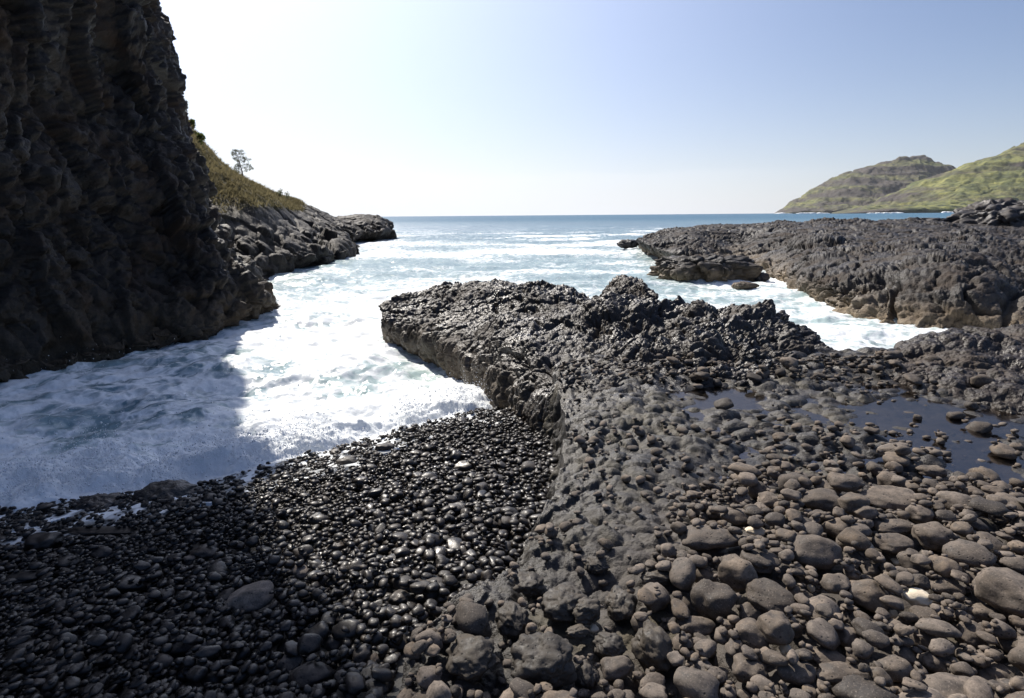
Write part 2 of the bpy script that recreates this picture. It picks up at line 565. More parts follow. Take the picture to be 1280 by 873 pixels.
# ------------------------------------------------------------------ lava shelf (the ground on the right)
def build_shelf():
    ys = np.concatenate([np.linspace(-2.5, 1.2, 40)[:-1], 1.2 * (7.9 / 1.2) ** np.linspace(0, 1, 620)])
    nf = 46
    top = np.concatenate([0.006 + (np.linspace(0, 1, 620) ** 1.25) * 6.5, np.linspace(6.6, 16, 40)])
    Yg = np.repeat(ys[:, None], nf + len(top), 1)
    xe_ = xe(ys)
    lipz = shelf_h(xe_ + 0.006, ys)
    botz = np.minimum(beach_h(xe_, ys), 0.9) - 0.35
    Xg = np.empty_like(Yg)
    Zg = np.empty_like(Yg)
    t = np.linspace(0, 1, nf)[None]
    Xg[:, :nf] = xe_[:, None] - 0.10 + 0.10 * np.sin(t * math.pi / 2) ** 3
    Zg[:, :nf] = botz[:, None] + (lipz - botz)[:, None] * t
    Xg[:, nf:] = xe_[:, None] + top[None] * (1 + 0.03 * np.clip(ys, 0, 9)[:, None])
    Zg[:, nf:] = shelf_h(Xg[:, nf:], Yg[:, nf:])
    P = np.stack([Xg, Yg, Zg], -1)
    fp = P[:, :nf]
    d = 0.12 * (lumps(fp, 4.5, 7, 0.6) - 0.4) + 0.07 * (lumps(fp, 9, 3, 0.8) - 0.3) + 0.06 * fbm(fp, 6, 4, 6, 0.6)
    P[:, :nf, 0] -= d * np.sin(np.linspace(0.15, 1, nf) * math.pi)[None]
    wdt = Xg - xe_[:, None]
    px, py, dep = project(P)
    dryness = sstep(560, 680, py + 0.10 * (px - 900)) * sstep(700, 860, px + 0.35 * (py - 640))
    dryness = np.where(Yg < 1.0, 1, dryness)
    wet = np.clip(1 - dryness * 0.95 + 0.25 * fbm(P, 1.5, 3, 41), 0, 1)
    wet = np.maximum(wet, sstep(POOL_Z + 0.03, POOL_Z + 0.005, Zg) * (Yg > 3.0))
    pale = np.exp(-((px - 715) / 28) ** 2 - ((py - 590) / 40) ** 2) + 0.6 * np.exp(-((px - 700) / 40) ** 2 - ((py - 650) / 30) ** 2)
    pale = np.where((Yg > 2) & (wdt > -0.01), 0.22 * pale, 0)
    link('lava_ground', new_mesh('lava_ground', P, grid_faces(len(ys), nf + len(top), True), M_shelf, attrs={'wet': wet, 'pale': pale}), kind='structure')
build_shelf()

# ------------------------------------------------------------------ tide pool on the shelf
k = N('pool_water')
pp = k.pos()
nb = k.bump(k.noise(pp, 11, 3, 0.55), 0.04, 0.02)
fr = k.n('ShaderNodeFresnel'); fr.inputs['IOR'].default_value = 1.33
k.l(nb, fr.inputs['Normal'])
tr = k.n('ShaderNodeBsdfTransparent'); tr.inputs[0].default_value = (0.42, 0.39, 0.36, 1)
gl = k.n('ShaderNodeBsdfGlossy'); gl.inputs['Roughness'].default_value = 0.10
gl.inputs['Color'].default_value = (0.95, 0.86, 0.82, 1)
k.l(nb, gl.inputs['Normal'])
ms = k.n('ShaderNodeMixShader')
k.l(k.math('MULTIPLY', fr.outputs[0], 0.22), ms.inputs[0]); k.l(tr.outputs[0], ms.inputs[1]); k.l(gl.outputs[0], ms.inputs[2])
k.l(ms.outputs[0], k.out.inputs['Surface'])
M_pool = k.m
q = on_z(np.array([800., 1000, 1200, 1420, 1460, 1400, 1250, 1040, 900, 820]), np.array([478., 474, 480, 500, 600, 660, 668, 640, 600, 560]), POOL_Z)
c = q.mean(0)
fine = []
for a in range(len(q)):
    for s in np.linspace(0, 1, 8)[:-1]:
        fine.append(q[a] * (1 - s) + q[(a + 1) % len(q)] * s)
fine = np.array(fine)
V = np.concatenate([[c], fine])
F = np.array([[0, 1 + i, 1 + (i + 1) % len(fine)] for i in range(len(fine))])
link('tide_pool_water', new_mesh('tide_pool_water', V, F, M_pool, False), kind='structure')

# ------------------------------------------------------------------ rock masses (lofted through points read from the photograph, each at its own distance)
def rock_loft(name, ctrl, nu, nv, disp, mat, **props):
    P = loft(ctrl, nu, nv)
    n = normals(P)
    P = P + n * disp(P)[..., None]
    me = new_mesh(name, P, grid_faces(nu, nv), mat)
    return link(name, me, **props), P

def pt(px, py, Y):
    return at_y(float(px), float(py), float(Y))
def pz(px, py, z):
    return on_z(float(px), float(py), float(z))

# --- the lava ledge: columns run from its seaward tip to its inland end; each row: under water, foot, lip, upper, crest, back, back foot
LEDGE = [
    [pz(484, 436, -0.7), pz(486, 424, 0.0), pt(480, 402, 12.5), pt(478, 394, 12.8), pt(480, 388, 13.1), pt(482, 392, 13.4), pt(486, 400, 13.5)],
    [pz(500, 446, -0.7), pz(503, 436, 0.0), pt(494, 410, 12.1), pt(497, 384, 13.0), pt(500, 371, 13.8), pt(500, 374, 14.5), pt(500, 384, 14.7)],
    [pz(538, 466, -0.7), pz(540, 452, 0.0), pt(530, 420, 10.9), pt(535, 390, 12.4), pt(538, 366, 14.0), pt(538, 369, 14.8), pt(538, 380, 15.0)],
    [pz(580, 496, -0.7), pz(580, 479, 0.0), pt(575, 430, 9.6), pt(580, 392, 11.4), pt(585, 361, 13.2), pt(585, 364, 14.2), pt(585, 376, 14.5)],
    [pz(612, 540, -0.7), pz(612, 512, 0.0), pt(620, 440, 8.4), pt(630, 395, 10.4), pt(635, 355, 12.4), pt(635, 358, 13.4), pt(635, 372, 13.8)],
    [pz(652, 590, -0.5), pz(652, 545, 0.08), pt(662, 455, 7.1), pt(675, 400, 9.4), pt(680, 357, 11.6), pt(680, 360, 12.6), pt(680, 374, 13.0)],
    [pz(694, 620, -0.1), pz(696, 565, 0.35), pt(700, 480, 5.9), pt(715, 420, 8.0), pt(722, 362, 10.6), pt(722, 364, 11.4), pt(722, 380, 11.8)],
    [pz(745, 540, 0.75), pz(745, 510, 1.0), pt(748, 470, 5.9), pt(755, 415, 7.8), pt(760, 356, 9.6), pt(760, 356, 10.4), pt(762, 374, 10.8)],
    [pz(792, 530, 0.75), pz(792, 500, 1.03), pt(795, 462, 6.1), pt(800, 405, 7.8), pt(805, 347, 9.3), pt(805, 350, 9.9), pt(806, 374, 10.2)],
    [pz(835, 515, 0.75), pz(835, 490, 1.03), pt(832, 450, 6.3), pt(832, 412, 7.5), pt(838, 378, 8.8), pt(838, 376, 9.4), pt(838, 390, 9.8)],
    [pz(885, 512, 0.75), pz(885, 488, 1.03), pt(880, 445, 6.1), pt(880, 400, 7.2), pt(885, 371, 8.5), pt(885, 374, 9.2), pt(885, 392, 9.5)],
    [pz(945, 510, 0.75), pz(945, 486, 1.03), pt(940, 445, 6.1), pt(940, 402, 7.1), pt(942, 377, 8.2), pt(944, 386, 9.0), pt(944, 420, 9.6)],
    [pz(995, 505, 0.75), pz(995, 482, 1.03), pt(992, 452, 6.2), pt(988, 412, 7.1), pt(988, 388, 7.9), pt(990, 410, 8.7), pt(990, 450, 9.2)],
    [pz(1040, 500, 0.75), pz(1038, 480, 1.03), pt(1034, 464, 6.3), pt(1028, 448, 6.8), pt(1024, 430, 7.5), pt(1026, 452, 8.2), pt(1030, 490, 8.6)],
    [pz(1085, 495, 0.75), pz(1082, 478, 1.0), pt(1080, 470, 6.4), pt(1076, 462, 6.7), pt(1072, 456, 7.1), pt(1072, 470, 7.6), pt(1074, 510, 8.0)],
]
def ledge_disp(P):
    px, py, dep = project(P)
    wob = P + 0.08 * fbm(P, 2.0, 3, 2)[..., None]
    crestw = sstep(690, 740, px) * sstep(1.0, 1.25, P[..., 2])       # the broken upper mounds
    pm = 0.45 + 0.9 * sstep(-0.35, 0.45, fbm(P, 0.9, 3, 27))
    d = 0.20 * fbm(P, 0.7, 3, 1) + 0.06 * blocks(wob, 2.0, 19, 0.6) + pm * 0.12 * (lumps(wob, 4.2, 11, 1.3) - 0.5) + pm * 0.07 * lumps(wob, 8.5, 12, 1.3) + 0.03 * lumps(wob, 17, 13) + 0.016 * fbm(P, 14, 3, 5)
    d += crestw * (-0.14 + 0.22 * (lumps(wob, 1.7, 4) - 0.4) + 0.05 * blocks(wob, 3.2, 8, 0.35) + 0.07 * (lumps(wob, 6, 9) - 0.4))
    d = d - 0.09 * np.exp(-(fbm(P, 0.8, 3, 39) / 0.035) ** 2)
    face = sstep(0.95, 0.5, P[..., 2]) * sstep(720, 690, px)
    q = P * np.array([1, 1, 0.45])
    d = d * (1 - 0.45 * face) + face * (0.16 * (lumps(q, 3.2, 14) - 0.4) + 0.06 * lumps(q, 8, 15))
    return d
ledge, LP = rock_loft('rock_ledge', LEDGE, 860, 620, ledge_disp, M_ledge,
    label='long knobbly black lava ledge jutting into the white surf above the pebble cove', category='rock ledge')

# --- low rock mound at the inland end of the channel
MOUND = [
    [pz(1105, 490, 0.8), pz(1106, 475, 1.04), pz(1106, 466, 1.10), pz(1106, 459, 1.12), pz(1106, 455, 1.08), pt(1108, 470, 7.3), pt(1110, 500, 7.6)],
    [pz(1140, 510, 0.8), pz(1140, 490, 1.04), pz(1136, 468, 1.14), pz(1134, 448, 1.20), pz(1134, 436, 1.22), pt(1136, 448, 7.6), pt(1138, 490, 8.0)],
    [pz(1185, 525, 0.8), pz(1185, 502, 1.04), pz(1182, 472, 1.16), pz(1180, 445, 1.26), pz(1180, 424, 1.32), pt(1180, 436, 7.8), pt(1180, 480, 8.4)],
    [pz(1235, 540, 0.8), pz(1235, 516, 1.04), pz(1234, 480, 1.16), pz(1232, 445, 1.28), pz(1232, 419, 1.36), pt(1232, 430, 8.0), pt(1232, 476, 8.6)],
    [pz(1290, 555, 0.8), pz(1290, 528, 1.04), pz(1290, 485, 1.16), pz(1290, 445, 1.30), pz(1290, 416, 1.38), pt(1290, 426, 8.2), pt(1290, 470, 8.8)],
    [pz(1370, 570, 0.8), pz(1370, 540, 1.04), pz(1370, 490, 1.16), pz(1370, 445, 1.30), pz(1370, 414, 1.40), pt(1370, 424, 8.4), pt(1370, 470, 9.0)],
    [pz(1520, 590, 0.8), pz(1520, 560, 1.04), pz(1520, 500, 1.16), pz(1520, 445, 1.30), pz(1520, 410, 1.40), pt(1520, 424, 8.6), pt(1520, 470, 9.2)],
]
def mound_disp(P):
    wob = P + 0.06 * fbm(P, 2.0, 3, 2)[..., None]
    return 0.10 * fbm(P, 1.1, 3, 3) + 0.055 * (lumps(wob, 6.5, 21, 1.4) - 0.4) + 0.03 * lumps(wob, 13, 22, 1.3) + 0.12 * (lumps(wob, 2.6, 6) - 0.4) + 0.015 * fbm(P, 14, 3, 5)
rock_loft('rock_mound', MOUND, 420, 420, mound_disp, M_mound,
    label='low dark rock mound sloping to the tide pool at the end of the channel', category='rock mound')

# --- wide rock platform across the channel
PLAT = [
    [pz(790, 306, -0.6), pz(792, 303, 0.0), pt(796, 299, 42), pt(800, 297, 43), pt(804, 295, 44), pt(806, 294, 46), pt(806, 296, 50), pt(806, 300, 52)],
    [pz(806, 324, -0.6), pz(808, 318, 0.0), pt(812, 308, 34.5), pt(818, 302, 37), pt(826, 294, 42), pt(832, 289, 47), pt(834, 289, 54), pt(834, 296, 58)],
    [pz(850, 338, -0.6), pz(852, 331, 0.0), pt(856, 320, 29), pt(862, 310, 33), pt(866, 297, 39), pt(868, 284.5, 47), pt(868, 285, 56), pt(868, 292, 62)],
    [pz(912, 338, -0.6), pz(914, 330, 0.0), pt(916, 322, 33.5), pt(918, 312, 37), pt(920, 298, 42), pt(920, 281, 48), pt(920, 282, 58), pt(920, 288, 66)],
    [pz(962, 358, -0.6), pz(966, 345, 0.0), pt(970, 333, 26.5), pt(972, 318, 30), pt(974, 300, 36), pt(974, 279, 46), pt(974, 280, 58), pt(974, 286, 66)],
    [pz(1010, 392, -0.6), pz(1014, 374, 0.0), pt(1016, 346, 19), pt(1018, 326, 23), pt(1020, 303, 31), pt(1020, 278, 45), pt(1020, 279, 58), pt(1020, 286, 66)],
    [pz(1062, 410, -0.6), pz(1066, 390, 0.0), pt(1068, 352, 17.2), pt(1070, 326, 21), pt(1072, 303, 29), pt(1072, 277, 44), pt(1072, 278, 58), pt(1072, 285, 66)],
    [pz(1100, 424, -0.6), pz(1104, 402, 0.0), pt(1104, 352, 16.6), pt(1106, 324, 20), pt(1108, 305, 28), pt(1108, 277, 43), pt(1108, 278, 56), pt(1108, 285, 66)],
    [pz(1118, 424, -0.6), pz(1116, 402, 0.0), pt(1120, 350, 16.2), pt(1122, 322, 19.5), pt(1124, 306, 27.5), pt(1124, 277, 43), pt(1124, 278, 56), pt(1124, 285, 66)],
    [pz(1160, 440, -0.6), pz(1164, 411, 0.0), pt(1164, 348, 15.2), pt(1166, 316, 18.5), pt(1168, 306, 27), pt(1168, 277.5, 42), pt(1168, 279, 56), pt(1168, 285, 66)],
    [pz(1215, 452, -0.6), pz(1218, 417, 0.0), pt(1218, 352, 14.6), pt(1220, 322, 17.8), pt(1222, 318, 23), pt(1222, 290, 36), pt(1222, 276, 54), pt(1222, 284, 66)],
    [pz(1280, 460, -0.6), pz(1284, 422, 0.0), pt(1284, 374, 14.4), pt(1286, 348, 17), pt(1288, 336, 22), pt(1288, 298, 34), pt(1288, 276, 54), pt(1288, 284, 66)],
    [pz(1400, 470, -0.6), pz(1400, 430, 0.0), pt(1400, 384, 14.4), pt(1400, 352, 17), pt(1400, 334, 22), pt(1400, 298, 34), pt(1400, 274, 54), pt(1400, 284, 66)],
    [pz(1600, 480, -0.6), pz(1600, 440, 0.0), pt(1600, 390, 14.4), pt(1600, 352, 17), pt(1600, 330, 22), pt(1600, 296, 34), pt(1600, 272, 54), pt(1600, 284, 66)],
]
def plat_disp(P):
    wob = P + 0.12 * fbm(P, 1.2, 3, 2)[..., None]
    front = sstep(30, 20, P[..., 1])
    d = 0.34 * fbm(P, 0.3, 4, 3) + 0.22 * blocks(wob, 0.5, 31, 0.35, (1, 0.8, 1.4)) + 0.12 * blocks(wob, 1.5, 34, 0.6, (1, 1, 2.2)) + 0.10 * (lumps(wob, 3.2, 32, 1.8) - 0.4) + 0.07 * lumps(wob, 6.5, 33, 1.5) + 0.06 * fbm(P, 6, 4, 5, 0.6)
    far = sstep(26, 40, P[..., 1])
    d = d * (0.55 + 0.75 * sstep(-0.3, 0.4, fbm(P, 0.28, 3, 36)))
    d = d - 0.30 * np.exp(-(fbm(P, 0.22, 3, 37) / 0.035) ** 2) - 0.22 * np.exp(-(fbm(P, 0.45, 3, 38) / 0.04) ** 2)
    return d * (1 - 0.25 * far) - 0.1 * far
rock_loft('rock_platform', PLAT, 900, 420, plat_disp, M_plat,
    label='broad brown and black rock platform across the channel beneath the green hills', category='rock platform')

def rock_blob(name, c, r, seed, mat, sub=5, amp=0.3, block=0.35, rot=0.0, flat=None, **props):
    V, F = ico(sub)
    V = V.copy()
    s = np.array(r, float)
    n = V.copy()
    P = V * s
    sc = 1.0 / s.mean()
    d = amp * fbm(P, 0.9 * sc, 4, seed) + block * blocks(P, 1.5 * sc, seed, 0.9, (1.3, 1.3, 0.7)) + 0.5 * block * blocks(P, 3.6 * sc, seed + 1, 0.9, (1.2, 1.2, 0.7)) + 0.10 * (lumps(P, 4.5 * sc, seed + 3) - 0.4) + 0.05 * fbm(P, 7 * sc, 3, seed)
    P = P * (1 + d[:, None] * 0.8)
    cs, sn = math.cos(rot), math.sin(rot)
    P = np.stack([P[:, 0] * cs - P[:, 1] * sn, P[:, 0] * sn + P[:, 1] * cs, P[:, 2]], -1)
    o = link(name, new_mesh(name, P, F, mat, True), **props)
    o.location = c
    return o

def place(px, py, Y, dz=0):
    p = at_y(float(px), float(py), float(Y))
    p[2] += dz
    return tuple(p)

# the black crag standing over the platform, and its broken shoulder
rock_blob('rock_crag', place(1262, 285, 48), (4.6, 4.0, 2.3), 61, M_crag, 6, 0.25, 0.27, label='blocky black rock crag rising above the platform below the green slope', category='crag')
rock_blob('rock_outcrop', place(1150, 282, 50), (2.6, 2.0, 0.62), 62, M_crag, 5, 0.25, 0.35, label='small dark rock hump on the crest of the platform under the hill', category='rock outcrop')
# rock islet in front of the platform and the rocks awash beside it
rock_blob('rock_islet', place(880, 338, 25.6, -0.05), (2.35, 1.5, 0.75), 63, M_plat, 6, 0.25, 0.3, -0.25, label='low brown rock islet with white water washing around its foot', category='rock islet')
rock_blob('awash_rock', place(953, 347, 24.5, 0.0), (0.30, 0.26, 0.2), 64, M_crag, 4, 0.2, 0.2, label='small rounded dark rock in the foam between islet and platform', category='rock')
rock_blob('awash_rock', place(930, 356, 21.5, -0.05), (0.42, 0.3, 0.16), 65, M_plat, 4, 0.2, 0.2, label='half drowned brown rock in the churning foam under the islet', category='rock')
rock_blob('awash_rock', place(786, 303.5, 46, -0.1), (0.9, 0.6, 0.35), 66, M_crag, 4, 0.2, 0.3, label='tiny surf-washed rock off the seaward tip of the platform', category='rock')
# wet boulders in the wash at the edge of the pebble cove
rock_blob('boulder', tuple(pz(212, 622, 0.12)), (0.33, 0.22, 0.15), 67, M_boul, 5, 0.12, 0.12, label='rounded wet black boulder half buried in breaking foam on the cove', category='boulder')
rock_blob('boulder', tuple(pz(245, 636, 0.22)), (0.33, 0.16, 0.09), 68, M_boul, 5, 0.08, 0.16, 0.1, label='long flat-topped dark boulder just out of the foam beside a rounded one', category='boulder')
rock_blob('boulder', tuple(pz(125, 634, 0.12)), (0.24, 0.18, 0.11), 69, M_boul, 5, 0.12, 0.12, label='black boulder awash in thinning foam below the shaded cliff', category='boulder')
rock_blob('boulder', tuple(pz(575, 530, 0.12)), (0.15, 0.12, 0.09), 70, M_boul, 4, 0.12, 0.12, label='small dark boulder at the foam edge near the lava ledge', category='boulder')

# --- tall cliff: columns along its foot, from behind the camera round to the sunlit edge and its back; rows bottom to top
def col(base_px, pts, top):
    return [pz(base_px[0], base_px[1] + 20, -0.8), pz(base_px[0], base_px[1], 0.0)] + [pt(*q) for q in pts] + top
CLIFF = [
    [(-17, -6, -0.8), (-17, -6, 0), (-17.2, -6, 2), (-17.5, -6, 5), (-18, -6, 9), (-18.5, -5, 14), (-19, -4, 20), (-20, -4, 26), (-30, -4, 30)],
    [(-13, 2, -0.8), (-13, 2, 0), (-13.2, 2, 2), (-13.5, 2.2, 5), (-14, 2.5, 9), (-14.6, 3, 14), (-15.4, 4, 20), (-16.5, 5, 26), (-28, 8, 30)],
    col((-180, 548), [(-190, 470, 7.6), (-190, 300, 8.0), (-200, 50, 8.6)], [(-12.2, 9.6, 14), (-12.8, 11, 20), (-14, 12, 26), (-26, 15, 30)]),
    col((0, 488), [(-5, 420, 9.8), (-10, 250, 10.3), (-20, 0, 11.2)], [(-10.8, 12.2, 14), (-11.6, 13.6, 20), (-13, 14.8, 26), (-25, 19, 30)]),
    col((105, 460), [(100, 400, 11.3), (92, 250, 12.0), (76, 0, 13.2)], [(-9.8, 14.0, 14), (-10.1, 14.6, 20), (-10.6, 15.2, 26), (-25, 22, 30)]),
    col((215, 434), [(210, 380, 13.0), (190, 230, 14.2), (145, 0, 15.8)], [(-9.9, 16.4, 14), (-10.2, 16.8, 20), (-10.6, 17.4, 26), (-26, 25, 30)]),
    col((300, 411), [(298, 360, 14.6), (245, 200, 16.2), (190, -4, 17.8)], [(-10.7, 18.6, 14), (-11.45, 19.0, 20), (-12.2, 19.4, 26), (-28, 28, 30)]),
    col((338, 393), [(336, 352, 16.2), (256, 200, 18.4), (200, -4, 20.2)], [(-11.45, 20.6, 14), (-12.3, 21.2, 20), (-13.0, 21.6, 26), (-30, 30, 30)]),
    col((336, 372), [(312, 335, 19.0), (244, 200, 21.6), (186, -4, 23.4)], [(-13.8, 23.8, 14), (-15, 24, 20), (-16, 24.3, 26), (-32, 33, 30)]),
    col((285, 362), [(270, 330, 22.0), (215, 200, 24.4), (160, -4, 26)], [(-17, 27, 14), (-18, 28, 20), (-20, 29, 26), (-34, 36, 30)]),
    [(-26, 26, -0.8), (-26, 26, 0), (-26.5, 26, 2), (-27, 27, 5), (-28, 28, 9), (-28, 29, 14), (-29, 30, 20), (-30, 31, 26), (-38, 38, 30)],
]
def cliff_disp(P):
    wob = P + 0.10 * fbm(P, 0.6, 3, 2)[..., None]
    d = -0.34 + 0.35 * fbm(P, 0.22, 3, 8) + 0.42 * blocks(wob, 0.55, 41, 0.9, (1, 1, 0.8)) + 0.32 * blocks(wob, 1.15, 42, 0.6, (1.25, 1.25, 0.45)) + 0.17 * blocks(wob, 2.4, 43, 0.7, (1, 1, 0.7)) + 0.08 * blocks(wob, 5.0, 45, 0.8) + 0.05 * fbm(P, 3.5, 4, 5)
    toe = sstep(2.2, 0.6, P[..., 2])
    return d * (1 - 0.35 * toe) + toe * (0.12 * (lumps(wob, 1.8, 44) - 0.3))
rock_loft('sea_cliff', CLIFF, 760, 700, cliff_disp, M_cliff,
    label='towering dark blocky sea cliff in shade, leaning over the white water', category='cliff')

# --- grassy headland behind the cliff
k = N('headland_ground')
pp = k.pos()
ga = k.attr('grassy')
n1 = k.noise(pp, 0.9, 7, 0.65)
n2 = k.noise(pp, 4, 6, 0.7)
cr = k.mix(k.ramp(n2, [(0.35, 0.0), (0.7, 1.0)]), (0.010, 0.008, 0.0065), (0.036, 0.026, 0.019))
cg = k.mix(n1, (0.06, 0.055, 0.022), (0.16, 0.125, 0.055))
M_head = k.set(color=k.mix(ga, cr, cg), rough=k.maprange(ga, 0, 1, 0.65, 0.95), spec=0.3, normal=k.bump(k.math('ADD', n2, k.noise(pp, 14, 4, 0.6)), 0.8, 0.08))
HEAD = [
    [pz(150, 392, -0.6), pz(150, 380, 0.0), pt(130, 330, 27), pt(110, 250, 31), pt(90, 120, 37), pt(60, 10, 44), pt(40, 0, 52), pt(20, 60, 62), pt(20, 275, 70)],
    [pz(250, 368, -0.6), pz(255, 360, 0.0), pt(240, 320, 26.5), pt(230, 275, 28), pt(215, 205, 31), pt(188, 62, 44), pt(180, 55, 52), pt(170, 100, 62), pt(170, 275, 70)],
    [pz(318, 358, -0.6), pz(322, 350, 0.0), pt(302, 318, 26.8), pt(284, 283, 28.2), pt(262, 236, 30.5), pt(230, 150, 43), pt(228, 146, 50), pt(226, 170, 62), pt(226, 275, 72)],
    [pz(352, 350, -0.6), pz(356, 342, 0.0), pt(340, 318, 28.4), pt(319, 284, 29.8), pt(291, 239, 32.5), pt(254, 186, 43), pt(252, 184, 50), pt(252, 200, 62), pt(252, 275, 74)],
    [pz(385, 343, -0.6), pz(388, 336, 0.0), pt(372, 318, 30.4), pt(352, 291, 32.0), pt(324, 245, 35), pt(282, 211, 45), pt(280, 210, 52), pt(280, 222, 62), pt(280, 275, 76)],
    [pz(415, 336, -0.6), pz(418, 330, 0.0), pt(402, 316, 33.0), pt(380, 296, 35.5), pt(348, 257, 39.5), pt(310, 228, 48), pt(308, 228, 55), pt(308, 240, 64), pt(308, 275, 78)],
    [pz(440, 325, -0.6), pz(440, 320, 0.0), pt(424, 310, 38), pt(400, 296, 42), pt(374, 270, 47), pt(346, 246, 52), pt(344, 246, 58), pt(344, 256, 66), pt(344, 276, 80)],
    [pz(447, 313, -0.6), pz(445, 311, 0.0), pt(430, 300, 45), pt(412, 290, 48), pt(392, 272, 52), pt(372, 255, 57), pt(370, 255, 62), pt(370, 262, 70), pt(370, 276, 82)],
    [pz(440, 306, -0.6), pz(438, 304, 0.0), pt(432, 296, 53), pt(424, 288, 56), pt(410, 278, 58), pt(398, 265, 62), pt(396, 265, 66), pt(396, 270, 74), pt(396, 277, 84)],
    [pz(454, 302.5, -0.6), pz(453, 301.5, 0.0), pt(446, 294, 61), pt(438, 286, 63), pt(428, 279, 65), pt(420, 271.5, 68), pt(418, 271.5, 71), pt(416, 274, 78), pt(416, 278, 86)],
    [pz(472, 301, -0.6), pz(470, 300, 0.0), pt(466, 292, 65), pt(462, 284, 67), pt(458, 277, 69), pt(452, 270.5, 72), pt(450, 270.5, 75), pt(448, 274, 80), pt(446, 278, 88)],
    [pz(486, 299, -0.6), pz(484, 298.5, 0.0), pt(482, 290, 69.5), pt(480, 282, 71), pt(477, 275, 73), pt(470, 270, 76), pt(468, 270.5, 79), pt(466, 274, 83), pt(464, 278, 90)],
    [pz(497, 297, -0.6), pz(496, 297, 0.0), pt(495, 292, 74), pt(493, 287, 75), pt(490, 280, 77), pt(484, 274, 79), pt(482, 274, 81), pt(478, 276, 84), pt(474, 279, 90)],
]
def head_disp(P):
    px, py, dep = project(P)
    wob = P + 0.3 * fbm(P, 0.4, 3, 2)[..., None]
    rocky = np.maximum(sstep(3.2, 1.2, P[..., 2]), 0.30)
    d = 0.5 * fbm(P, 0.18, 3, 18) + rocky * (0.55 * blocks(wob, 0.35, 51, 0.9) + 0.35 * blocks(wob, 0.8, 52, 1.0) + 0.25 * (lumps(wob, 1.5, 53) - 0.4)) + 0.06 * fbm(P, 2, 4, 5)
    return d * 0.8
P = loft(HEAD, 520, 380)
n = normals(P)
P = P + n * head_disp(P)[..., None]
n = normals(P)
hp, hq, _ = project(P)
crest = np.interp(hp, [188, 230, 254, 282, 310, 346, 372, 398], [62, 150, 186, 211, 228, 246, 255, 265])
below = hq - crest
gr = sstep(75, 30, below * np.interp(hp, [220, 260, 300, 340, 372], [0.8, 0.85, 1.4, 3.2, 6])) * sstep(392, 360, hp) * sstep(0.15, 0.45, n[..., 2])
gr = np.clip(gr + 0.35 * fbm(P, 0.5, 3, 71) * (gr > 0.05), 0, 1)
link('headland_terrain', new_mesh('headland_terrain', P, grid_faces(520, 380), M_head, attrs={'grassy': gr}), kind='structure')

def leafy(name, col, var, scale):
    k = N(name)
    p = k.pos()
    c = k.mix(k.noise(p, scale, 5, 0.6), tuple(x * (1 - var) for x in col), tuple(min(1, x * (1 + var)) for x in col))
    d = k.n('ShaderNodeBsdfDiffuse'); k.l(c, d.inputs[0])
    t = k.n('ShaderNodeBsdfTranslucent'); k.l(c, t.inputs[0])
    m = k.n('ShaderNodeMixShader'); m.inputs[0].default_value = 0.45
    k.l(d.outputs[0], m.inputs[1]); k.l(t.outputs[0], m.inputs[2]); k.l(m.outputs[0], k.out.inputs['Surface'])
    return k.m

# dry grass tufts on the headland
def grass_tufts():
    cand = np.argwhere((gr > 0.25 + 0.75 * np.random.default_rng(6).random(gr.shape) ** 1.5) & (hp > 215) & (hp < 380) & (hq < 300))
    r2 = np.random.default_rng(3)
    pick = cand[r2.choice(len(cand), min(9000, len(cand)), replace=len(cand) < 9000)]
    base = P[pick[:, 0], pick[:, 1]]
    nb_ = 4
    B = np.repeat(base, nb_, 0) + r2.normal(0, 0.08, (len(base) * nb_, 3)) * np.array([1, 1, 0.1])
    m = len(B)
    hgt = r2.uniform(0.08, 0.30, m)
    ang = r2.uniform(0, 6.28, m)
    lean = r2.normal(0, 0.18, (m, 2))
    wd = 0.035
    dx = np.stack([np.cos(ang), np.sin(ang), np.zeros(m)], -1) * wd
    tip = B + np.stack([lean[:, 0] * 1.2, lean[:, 1] * 1.2, hgt], -1)
    mid = B * 0.5 + tip * 0.5 + np.stack([-lean[:, 0] * 0.2, -lean[:, 1] * 0.2, hgt * 0.08], -1)
    V = np.stack([B - dx, B + dx, mid + dx * 0.7, mid - dx * 0.7, tip], 1).reshape(-1, 3)
    i = np.arange(m)[:, None] * 5
    F = np.concatenate([i + [0, 1, 2], i + [0, 2, 3], i + [3, 2, 4]])
    mt = leafy('dry_grass', (0.165, 0.142, 0.078), 0.6, 0.8)
    link('grass', new_mesh('grass', V, F, mt, False), kind='stuff', label='dry yellow-green grass tufts covering the upper headland slope')
grass_tufts()

def leaf_cloud(centres, radii, nper, size, seed):
    r2 = np.random.default_rng(seed)
    Vs = []
    for c, r in zip(centres, radii):
        d = r2.normal(size=(nper, 3))
        d /= np.linalg.norm(d, axis=1)[:, None]
        p = np.array(c) + d * (r2.random(nper) ** 0.5)[:, None] * np.array(r)
        a = r2.normal(size=(nper, 3)); a /= np.linalg.norm(a, axis=1)[:, None]
        b = np.cross(a, r2.normal(size=(nper, 3))); b /= np.linalg.norm(b, axis=1)[:, None]
        s = size * r2.uniform(0.6, 1.4, nper)[:, None]
        Vs.append(np.stack([p - a * s, p + b * s * 0.45, p + a * s, p - b * s * 0.45], 1))
    V = np.concatenate(Vs).reshape(-1, 3)
    return V, np.arange(len(V)).reshape(-1, 4)

